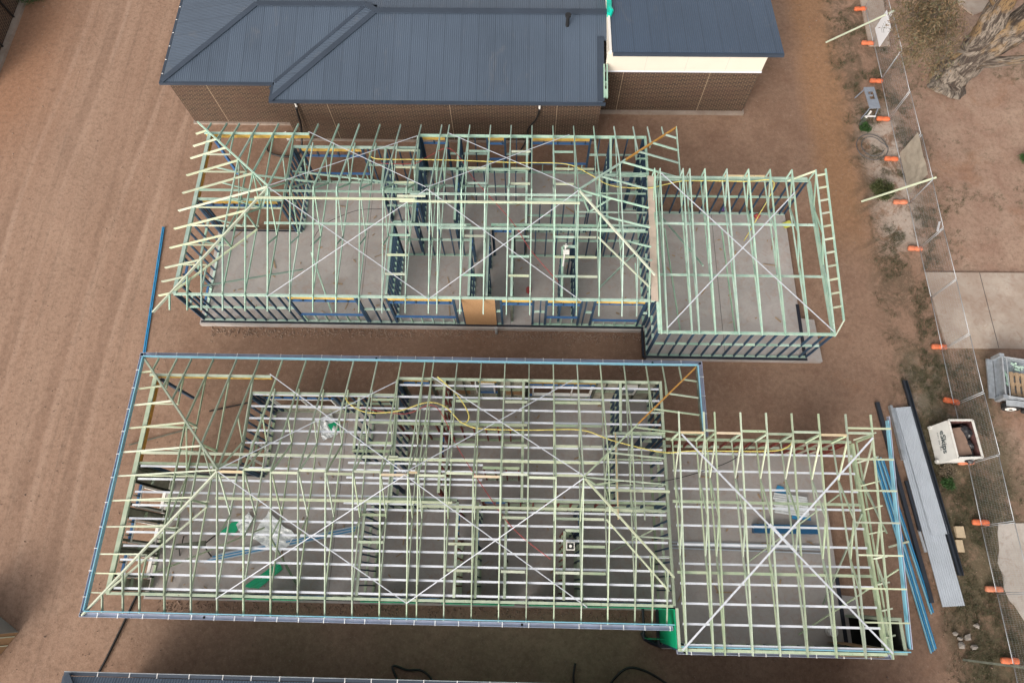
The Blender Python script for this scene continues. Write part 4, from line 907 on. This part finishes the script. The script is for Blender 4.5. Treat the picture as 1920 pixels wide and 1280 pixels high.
# rocks
rl=['largest pale rock','pale rock left of the largest','small pale rock nearest the battens','flat grey rock by the green weeds','round rock nearest the pole','small stone at the top of the group']
for k,(px,py,r) in enumerate(((1816,1195,.16),(1803,1208,.15),(1790,1187,.1),(1826,1212,.13),(1800,1196,.12),(1831,1172,.12))):
    q=U(px,py,.05); tag(rock('rock',(q.x,q.y,.05),(r,r*.8,r*.6),'stone',k,1,.7,.7),rl[k]+' in the group at the bottom right','rock','rocks at the bottom right')
# blue batten on the left
m=MB(); m.beam((-16.64,15.1,.04),(-16.17,8.9,.04),.05,.05); m.beam((-16.58,15.1,.03),(-16.11,8.9,.03),.04,.04); tag(m.build('roof_batten','film_blue'),'long blue steel batten lying on the dirt left of both frames','batten')
m=MB(); m.beam((-15.9,5.05,.03),(-13.6,5.75,.03),.04,.03); tag(m.build('timber_strip','grey_pine'),'thin dark strip crossing under the left gutter of the lower frame','strip')
m=MB(); m.beam((-12.9,6.5,.03),(-9.9,7.25,.03),.05,.03); tag(m.build('timber_strip','poly_black'),'thin dark strip on the dirt in the porch recess of the lower frame','strip')
# drain pipes at the bottom
hose('drain_pipe',[(-13.6,.6,.06),(-13.9,0,.05),(-14.27,-.5,.05),(-14.6,-1.6,.05),(-15.0,-2.9,.05),(-15.3,-3.6,.05)],.045,'poly_black','black drain pipe running under the lower left gutter corner','pipe')
hose('drain_pipe',[(-4.1,-3.5,.05),(-4.55,-2.75,.06),(-4.0,-2.85,.06),(-3.5,-2.85,.08),(-3.1,-3.15,.1),(-3.0,-3.7,.1)],.04,'poly_black','black drain pipe with a sharp bend by the bottom edge, left of centre','pipe')
hose('drain_pipe',[(2.05,-3.6,.05),(1.93,-3.0,.05),(2.0,-2.5,.06)],.04,'poly_black','short black drain pipe stub with a blue tip at the bottom edge','pipe')
hose('drain_pipe',[(3.0,-3.7,.05),(3.25,-3.1,.1),(3.8,-2.6,.3),(4.4,-2.65,.35),(5.1,-3.0,.2),(5.8,-3.5,.1)],.045,'poly_black','arched black drain pipe at the bottom edge, right of centre','pipe')
# pvc riser
m=MB(); m.tube([(-1.19,10.15,-.05),(-1.19,10.15,.55)],.055,14); m.tube([(-1.19,10.15,.5),(-1.19,10.15,.58)],.068,14); tag(m.build('riser_pipe','pvc_grey',smooth=False),'grey pvc riser pipe standing against the front slab edge of the upper frame','pipe')
# clad crate at the lower left edge
ts=empty('site_crate',(-19.2,-2.4,0),'brown boarded site crate with pale battens, cut off by the lower left edge','crate')
c0=Vector((-18.42,-1.92,0)); e1=Vector((-.5,-.84,0)).normalized(); e2=Vector((-.84,.5,0)).normalized()
def q2(a,b): v=c0+e1*a+e2*b; return (v.x,v.y)
m=MB(); m.prism([q2(0,0),q2(0,2.2),q2(2.4,2.2),q2(2.4,0)],0,1.35); child(m,'boards','plywood',ts)
m=MB(); m.prism([q2(.0,-.012),q2(.0,2.2),q2(-.014,2.2),q2(-.014,-.012)],0.03,1.37); child(m,'shaded_side','shaded_side_grey',ts)  # grey skin paints the shaded face of the crate
for k in range(6):
    a=.16+.36*k; v=c0+e1*a-e2*.012; child(beam1(v+Vector((0,0,.05)),v+Vector((0,0,1.35)),.035,.02,e2),'batten','cream_pine',ts)
v=c0+e1*.33-e2*.02; child(beam1(v+Vector((0,0,.75)),v+Vector((0,0,1.35)),.16,.012,e2),'board_sign','sign_white',ts)
v=c0+e1*.33-e2*.03; child(beam1(v+Vector((0,0,.95)),v+Vector((0,0,1.28)),.07,.006,e2),'red_stripe','line_red',ts)
# ---------------------------------------------------------------- things on the slabs
def sheet(name,pts,z,mat,label,cat,amp=.06,seed=0,n=10):
    ja=.10 if mat=='foil' else .03
    # crumpled sheet spanning a quad
    m=MB(); P=[Vector((*p,0)) for p in pts]; G_=[]
    for i in range(n+1):
        row=[]
        for j in range(n+1):
            u=i/n;v=j/n; q=(P[0]*(1-u)+P[1]*u)*(1-v)+(P[3]*(1-u)+P[2]*u)*v
            q+=Vector((noise.noise(Vector((u*3,v*3,seed)))*ja,noise.noise(Vector((u*3,v*3,seed+9)))*ja,0))
            row.append((q.x,q.y,z+amp*(noise.noise(Vector((u*5,v*5,seed+3)))+.8)))
        G_.append(row)
    for i in range(n):
        for j in range(n): m.face([G_[i][j],G_[i+1][j],G_[i+1][j+1],G_[i][j+1]])
    return tag(m.build(name,mat),label,cat)
sheet('foil_sheet',[(-10.25,1.55),(-9.1,1.0),(-8.55,1.6),(-9.75,2.55)],.24,'foil','large crumpled silver foil sheet on the slab of the lower frame','foil',.09,1)
sheet('foil_sheet',[(-8.35,6.1),(-7.95,5.3),(-7.4,5.6),(-7.75,6.4)],.24,'foil','crumpled silver foil sheet on the slab near the back of the lower frame','foil',.12,4)
sheet('wrap_piece',[(-7.85,5.95),(-7.6,5.6),(-7.35,5.7),(-7.5,6.1)],.33,'green_wrap','small green wrap piece beside the rear foil sheet','wrap',.05,5,5)
sheet('foil_sheet',[(-10.9,2.0),(-10.6,1.6),(-10.25,2.2),(-10.5,2.5)],.24,'foil','small silver foil scrap next to the green wrap','foil',.1,6,6)
sheet('wrap_piece',[(-11.5,1.72),(-10.95,1.6),(-10.65,2.2),(-11.1,2.1)],.24,'green_wrap','green wrap piece beside the large foil sheet','wrap',.05,7,5)
sheet('wrap_sheet',[(-10.3,-.2),(-9.7,-.25),(-8.9,.45),(-9.1,.7)],.23,'green_wrap','long green wrap sheet on the slab near the front wall of the lower frame','wrap',.04,8,6)
pos=['nearest the camera','second','third','fourth','farthest from the camera']
for k in range(5): strip('steel_length',(-11.9+.1*k,.62+.07*k),(-6.35+.05*k,1.85+.06*k),.06,.05,'film_blue' if k%2 else 'sheet_steel','long steel section on the lower frame slab, '+pos[k]+' of five','steel section',.25+.01*k,'steel sections on the slab')
st_=empty('trestle',(-12.3,1.2,.2),'dark trestle standing on the slab left of the steel sections','trestle')
child(beam1((-12.9,1.15,.62),(-11.8,1.3,.62),.2,.04),'top','grey_pine',st_)
for a,b in (((-12.8,1.2),(-12.9,.85)),((-12.7,1.2),(-12.9,1.55)),((-11.9,1.25),(-11.7,.85)),((-11.9,1.25),(-11.7,1.6))): child(beam1((*a,.6),(*b,.2),.035,.035,(0,1,0)),'leg','poly_black',st_)
# garage stock
m=MB()
for k in range(9): m.beam((9.65+.03*(k%3),2.9+.085*k,.28+.012*(k%2)),(10.95,2.75+.085*k,.28+.012*(k%2)),.07,.05)
tag(m.build('trim_bundle','foil'),'bundle of white steel trims on the garage slab of the lower frame','bundle')
sheet('blue_film',[(9.75,3.65),(10.25,3.5),(10.1,3.85),(9.9,3.9)],.23,'film_blue','blue plastic film above the white trim bundle','film',.03,3,5); sheet('blue_film',[(10.3,2.65),(11.0,2.6),(11.0,2.75),(10.3,2.78)],.23,'film_blue','blue plastic film below the white trim bundle','film',.03,2,5)
m=MB(); m.box(8.75,11.15,2.1,2.42,.2,.42); tag(m.build('flashing_carton','navy_wrap'),'long dark blue wrapped carton on the garage slab','carton')
for k in range(3): strip('steel_length',(5.6,1.72-.11*k),(11.3,1.68-.13*k),.045,.04,'sheet_steel','thin steel section crossing the garage slab, '+['upper','middle','lower'][k]+' of three','steel section',.24,'steel sections on the garage slab')
m=MB(); m.tube([(11.15,-1.25,.21),(11.15,-1.25,.52)],.17,20); tag(m.build('bucket','gutter_white'),'round white bucket in the front corner of the garage of the lower frame','bucket')
# on A slab
m=MB(); m.beam((11.55,15.4,.28),(11.9,15.55,.3),.28,.12); tag(m.build('yellow_bag','cloth_yellow',bevel=.03),'yellow bag at the back corner of the upper garage slab','bag')
tag(rock('cable_reel',(10.4,15.85,.34),(.14,.12,.14),'line_red',2),'small red and dark tool beside the back wall of the upper garage','tool')
tag(rock('spool',(8.95,16.3,.2),(.13,.11,.12),'purple_paint',4),'small purple spool outside the back wall of the upper garage','spool')
m=MB(); m.beam((1.62,12.9,2.9),(1.48,11.9,2.92),.06,.05); m.beam((1.50,12.5,2.93),(1.74,12.5,2.93),.2,.03); m.beam((1.55,12.75,2.97),(1.70,12.75,2.97),.03,.05); tag(m.build('post_bracket','white_paint'),'white steel bracket lying on top of an inner wall of the upper frame','bracket')
rl_=empty('site_light',(1.66,1.32,.25),'small black and white square box on an inner wall of the lower frame','box')
child(B1(1.52,1.80,1.20,1.46,2.94,3.02),'case','white_paint',rl_); child(B1(1.55,1.77,1.23,1.43,3.021,3.03),'face','poly_black',rl_); m=MB(); m.tube([(1.66,1.33,3.03),(1.66,1.33,3.04)],.05,12); child(m,'lens','white_paint',rl_)
m=MB(); m.tube([(.16,12.04,.2),(.16,12.04,.45)],.11,14); tag(m.build('bucket','line_red'),'small dark red tub on the slab of the upper frame','tub')
# scraps on the slabs
def scraps(name,oy,label,seed,n=190):
    rr=random.Random(seed); m=MB()
    for k in range(n):
        x=rr.uniform(-13.4,11.4); y=rr.uniform(10.7,18)+oy
        if (x<-10.3 and y-oy>14.6) or (x<-4.9 and y-oy>17.2) or (x>4.9 and y-oy>15.8): continue
        a=rr.uniform(0,3.14); l=rr.uniform(.04,.22) if rr.random()<.8 else rr.uniform(.3,.7); d=Vector((math.cos(a),math.sin(a),0))*l/2; c=Vector((x,y,ZS+.02)); m.beam(c-d,c+d,rr.uniform(.02,.06),.025)
    tag(m.build(name,'pallet'),label,'scraps',kind='stuff')
scraps('timber_scraps',0,'small timber scraps scattered on the slab of the upper frame',5); scraps('timber_scraps',OB,'small timber scraps scattered on the slab of the lower frame',6)
for x in (19.9,22.4,24.8): struct(beam1((x,9.8,.052),(x,13.3,.052),.018,.006).build('driveway_joint','dpc_black'))
# cables over the trusses
hose('extension_lead',[(-6.7,17.1,3.0),(-6.35,16.75,3.05),(-4.6,16.7,3.1),(-2.86,16.66,3.12),(-.62,16.58,3.12),(1.61,16.55,3.1),(2.6,16.1,3.05),(3.3,15.6,3.08),(4.1,15.45,3.06),(5.1,15.45,3.08),(5.8,15.65,3.05),(6.64,15.85,3.0),(9.0,15.85,3.0),(10.2,15.8,3.0),(9.9,15.0,1.6),(9.7,14.6,.3)],.022,'hose_yellow','yellow cable strung over the trusses of the upper frame','cable')
hose('extension_lead',[(-3.18,7.2,3.05),(-2.4,6.5,3.05),(-1.95,5.75,3.05),(-2.2,5.5,3.0),(-2.82,6.05,3.1),(-3.5,6.2,3.1),(-4.5,5.9,3.0),(-5.6,5.8,3.05),(-6.3,6.1,3.0),(-6.6,6.5,2.9)],.022,'hose_yellow','yellow cable looping over the rear trusses at the middle of the lower frame','cable')
hose('extension_lead',[(-2.2,5.5,3.02),(-1.53,5.27,3.1),(0.37,5.25,3.12),(2.08,5.28,3.12),(3.21,4.92,3.1),(4.9,4.55,3.08),(6.0,4.62,3.05),(8.6,4.66,3.05),(9.3,4.8,3.05),(9.6,5.1,3.0)],.022,'hose_yellow','yellow cable running from the middle of the lower frame to its garage','cable')
hose('data_cable',[(-6.2,16.6,2.95),(-4.8,16.55,3.0),(-4.2,16.9,3.0),(-3.4,17.4,2.95),(-2.8,16.9,2.9),(-2.2,15.9,2.9),(-.6,13.9,2.95),(.2,12.6,2.9),(1.3,11.2,2.9)],.013,'line_red','thin red cable crossing the upper frame diagonally','cable')
hose('data_cable',[(-5.9,6.0,2.9),(-4.3,5.8,2.95),(-3.2,6.1,2.95),(-2.3,4.6,2.9),(-1.4,3.3,2.9),(-.3,1.9,2.9),(1.0,.9,2.9)],.013,'line_red','thin red cable crossing the lower frame diagonally','cable')
hose('data_cable',[(-9.5,13.9,.6),(-8.6,14.1,2.0),(-7.0,14.3,2.9),(-5.8,14.4,2.9)],.012,'poly_black','thin black cable across the left room of the upper frame','cable')
hose('data_cable',[(3.2,3.5,2.9),(4.8,3.55,2.9),(6.2,3.9,2.9),(7.4,4.35,2.95),(8.2,5.0,2.9)],.014,'poly_black','thin black cable sagging into the garage of the lower frame','cable')
# ---------------------------------------------------------------- tree
tree=empty('gum_tree',(20.6,23.6,0),'large gum tree with streaky bark and thin foliage in the top right corner','tree')
def limb(pts,rs,n=20,rough=.16,seed=0,name='trunk'):
    pts=[Vector(p) for p in pts]; P=[];Q=[];k_=8
    for i in range(len(pts)-1):
        p0=pts[max(i-1,0)];p1=pts[i];p2=pts[i+1];p3=pts[min(i+2,len(pts)-1)]
        for k in range(k_):
            t=k/k_; P.append(.5*((2*p1)+(p2-p0)*t+(2*p0-5*p1+4*p2-p3)*t*t+(3*p1-p0-3*p2+p3)*t**3)); Q.append(rs[i]*(1-t)+rs[i+1]*t)
    P.append(pts[-1]);Q.append(rs[-1]); m=MB(); m.tube(P,Q,n)
    for i,v in enumerate(m.v):
        v=Vector(v); # radial roughness from angle-stretched noise
        d=noise.noise(Vector((v.x*2.2,v.y*2.2,v.z*.7+seed)))*rough+noise.noise(Vector((v.x*6,v.y*6,v.z*1.2+seed)))*rough*.45
        c=min(P,key=lambda p:(p-v).length_squared); r_=(v-c); 
        m.v[i]=tuple(v+(r_*d if r_.length>0 else r_))
    # merge happens in build
    return child(m,name,'bark',tree,smooth=True)
bx_,by_=20.75,23.75
limb([(bx_-.1,by_-.15,-.2),(bx_,by_,.25),(bx_+.05,by_+.05,1.2),(bx_+.1,by_+.15,2.1),(bx_-.1,by_+.25,3.4),(bx_-.5,by_+.3,5.5),(bx_-.9,by_+.1,8.5),(bx_-1.3,by_-.4,12)],[1.0,.78,.68,.62,.50,.44,.34,.2],28,.34,1)
limb([(bx_+.05,by_,1.2),(bx_+.4,by_-.05,2.4),(bx_+.9,by_-.2,4.0),(bx_+1.3,by_-.3,6.5),(bx_+1.6,by_-.2,9)],[.7,.68,.64,.54,.4],26,.36,5,'limb')
limb([(bx_+.1,by_-.1,1.6),(bx_+.75,by_-.75,2.2),(bx_+1.8,by_-1.2,2.9),(bx_+3.4,by_-1.6,3.6)],[.30,.22,.17,.12],14,.22,8,'limb')
limb([(bx_-.3,by_+.28,4.3),(bx_-1.5,by_+.4,5.2),(bx_-3.0,by_+.2,6.0),(bx_-4.6,by_-.5,6.6),(bx_-6,by_-1.3,6.6)],[.22,.14,.10,.06,.03],10,.2,3,'limb')
limb([(bx_-2.2,by_+.3,5.6),(bx_-3.2,by_+1.3,6.2),(bx_-4.2,by_+1.9,6.8)],[.08,.05,.03],8,.2,4,'limb')
# foliage: drooping leaf clusters round twig ends
fl=MB(); tw=MB(); rr=random.Random(3)
cents=[]
for px,py in [(1716,22),(1722,8),(1750,45),(1718,28),(1745,30),(1712,52),(1740,55),(1735,68),(1765,50),(1728,78),(1775,22),(1735,15),(1760,8),(1728,48),(1752,90),(1780,80),(1705,95),(1768,108),(1790,50)]:
    z=rr.uniform(5.0,7.6); q=U(px,py,z); cents.append(q)
for x in range(26): cents.append(Vector((bx_+rr.uniform(-3,6),by_+rr.uniform(4,10),rr.uniform(7,13))))
hub=Vector((bx_-4.2,by_-.3,6.6))
for ci,c in enumerate(cents):
    if ci<19:
        mid=(c+hub)/2+Vector((rr.uniform(-.3,.3),rr.uniform(-.3,.3),.3)); tw.tube([hub+Vector((rr.uniform(-.4,.4),rr.uniform(-.3,.3),0)),mid,c],[.03,.018,.008],5,False)
    else: tw.tube([(bx_,by_,6+rr.random()*4),(Vector((bx_,by_,9))+c)/2,c],[.08,.05,.015],5,False)
    for s in range(12 if ci<19 else 9):
        e=c+Vector((rr.gauss(0,.26),rr.gauss(0,.26),rr.gauss(0,.28))); tw.tube([c,e],[.007,.003],4,False)
        for k in range(34):
            p=e+Vector((rr.gauss(0,.17),rr.gauss(0,.17),rr.gauss(0,.15))); d=Vector((rr.gauss(0,.7),rr.gauss(0,.7),-.7)).normalized(); a=d.cross(Vector((rr.gauss(0,1),rr.gauss(0,1),rr.gauss(0,1)))).normalized()*.016; L=rr.uniform(.10,.2)
            fl.face([p,p+d*L*.5+a,p+d*L,p+d*L*.5-a])
child(fl,'crown','leaf_gum',tree); child(tw,'twigs','bark',tree)
# ---------------------------------------------------------------- shrubs and weeds
def shrub(x,y,r,h_,mat,label,n=900,seed=1):
    rr=random.Random(seed); s=empty('shrub',(x,y,0),label,'shrub'); m=MB(); st=MB()
    for k in range(26):
        a=rr.uniform(0,6.28); e=Vector((x+math.cos(a)*r*rr.uniform(.3,.95),y+math.sin(a)*r*rr.uniform(.3,.95),h_*rr.uniform(.4,1))); st.tube([(x,y,0),e],[.01,.004],4,False)
        for j in range(n//26):
            p=e+Vector((rr.gauss(0,r*.17),rr.gauss(0,r*.17),rr.gauss(0,h_*.15))); p.z=max(p.z,.02); d=Vector((rr.gauss(0,1),rr.gauss(0,1),rr.uniform(0,1.3))).normalized(); w_=d.cross(Vector((rr.gauss(0,1),rr.gauss(0,1),.5))).normalized()*.012; L=rr.uniform(.05,.11)
            m.face([p,p+d*L*.5+w_,p+d*L,p+d*L*.5-w_])
    child(m,'leaves','%s'%mat,s); child(st,'stems','bark',s)
q=U(1652,362,.1); shrub(q.x,q.y,.52,.42,'leaf_shrub','round olive green bush under the long timber prop by the fence',5200,1)
q=U(1620,242,.05); shrub(q.x,q.y,.26,.25,'leaf_green','small bright green bush beside the weathered plank',1500,2)
q=U(1774,906,.05); shrub(q.x,q.y,.24,.22,'leaf_green','small bright green weed clump below the skip bin',1400,4)
q=U(1775,885,.05); shrub(q.x,q.y,.30,.25,'grass_dry','dry straw coloured weed at the foot of the skip bin',900,5)
q=U(1918,300,.05); shrub(q.x+.1,q.y,.35,.3,'leaf_green','green bush cut off by the right edge below the gum tree',1200,6)
q=U(62,5,.05); shrub(q.x,q.y+.2,.7,.3,'leaf_green','green weeds beside the building in the top left corner',1800,7)
def tufts(name,n,fn,mat,label,seed,L=(.06,.14),bl=9):
    rr=random.Random(seed); m=MB(); c=0
    while c<n:
        x,y,ok=fn(rr)
        if not ok: continue
        c+=1
        for k in range(bl):
            p=Vector((x+rr.gauss(0,.05),y+rr.gauss(0,.05),-.02)); d=Vector((rr.gauss(0,.55),rr.gauss(0,.55),.8)).normalized(); a=Vector((rr.gauss(0,1),rr.gauss(0,1),0)).normalized()*.006; l=rr.uniform(*L)
            m.face([p-a,p+a,p+d*l])
    tag(m.build(name,mat),label,'grass',kind='stuff')
def zone(rr):
    y=rr.uniform(-4,30); x=rr.gauss(17.2,1.1); v=noise.noise(Vector((x*.9,y*.9,5)))+.35*noise.noise(Vector((x*3,y*3,1)))
    return x,y,(v>.08 if y>9.5 else v>-.18) and 15.2<x<20 and not (17.5<x and (9.7<y<13.4)) and not(x>17.9 and -1<y<2.7) and not(15.7<y<17.4 and x<16.9)
tufts('weeds',6500,zone,'grass_dark','low dark weeds and grass scattered along the mesh fence',11)
def zone2(rr):
    x=rr.uniform(15.5,30); y=rr.uniform(-5,31); v=noise.noise(Vector((x*.55,y*.55,15)))+.4*noise.noise(Vector((x*2,y*2,1)))
    return x,y,v>.30 and not (17.5<x and (9.7<y<13.4)) and not(x>17.9 and -1<y<2.7)
tufts('dry_grass',3600,zone2,'grass_dark','thin dry grass scattered over the vacant ground at the right',12,(.05,.12),7)
# loose stones and clods
rr=random.Random(21); m=MB()
def clod(x,y,r):
    a=rr.uniform(0,6.28); P=[]
    for k in range(5):
        t=a+k*1.2566; P.append((x+math.cos(t)*r*rr.uniform(.7,1.2),y+math.sin(t)*r*rr.uniform(.7,1.2),-.02))
    tp_=(x+rr.uniform(-.3,.3)*r,y+rr.uniform(-.3,.3)*r,r*rr.uniform(.5,.9))
    for k in range(5): m.face([P[k],P[(k+1)%5],tp_])
def onslab(x,y):
    for o in (0,OB):
        if -14<x<12.4 and 9+o<y<18.3+o and not (x<-10.2 and y>15+o): return True
    return (x<3.4 and x>-16.4 and y>20) or (3<x<10.6 and y>21.6)
for k in range(9000):
    x=rr.uniform(-28,24); y=rr.uniform(-4.5,29)
    if onslab(x,y): continue
    if x<-15.5 and rr.random()<.45: continue
    clod(x,y,rr.uniform(.008,.028)*(1.6 if rr.random()<.06 else 1))
for k in range(2200):   # spoil along slab edges
    x=rr.uniform(-13.5,5); y=rr.choice([-.85,10.05,8.75 if x>4 else 10.1])+rr.gauss(0,.16)
    clod(x,y,rr.uniform(.012,.045))
tag(m.build('loose_stones','clods'),'small stones and clods of soil scattered over the dirt','stones',kind='stuff')
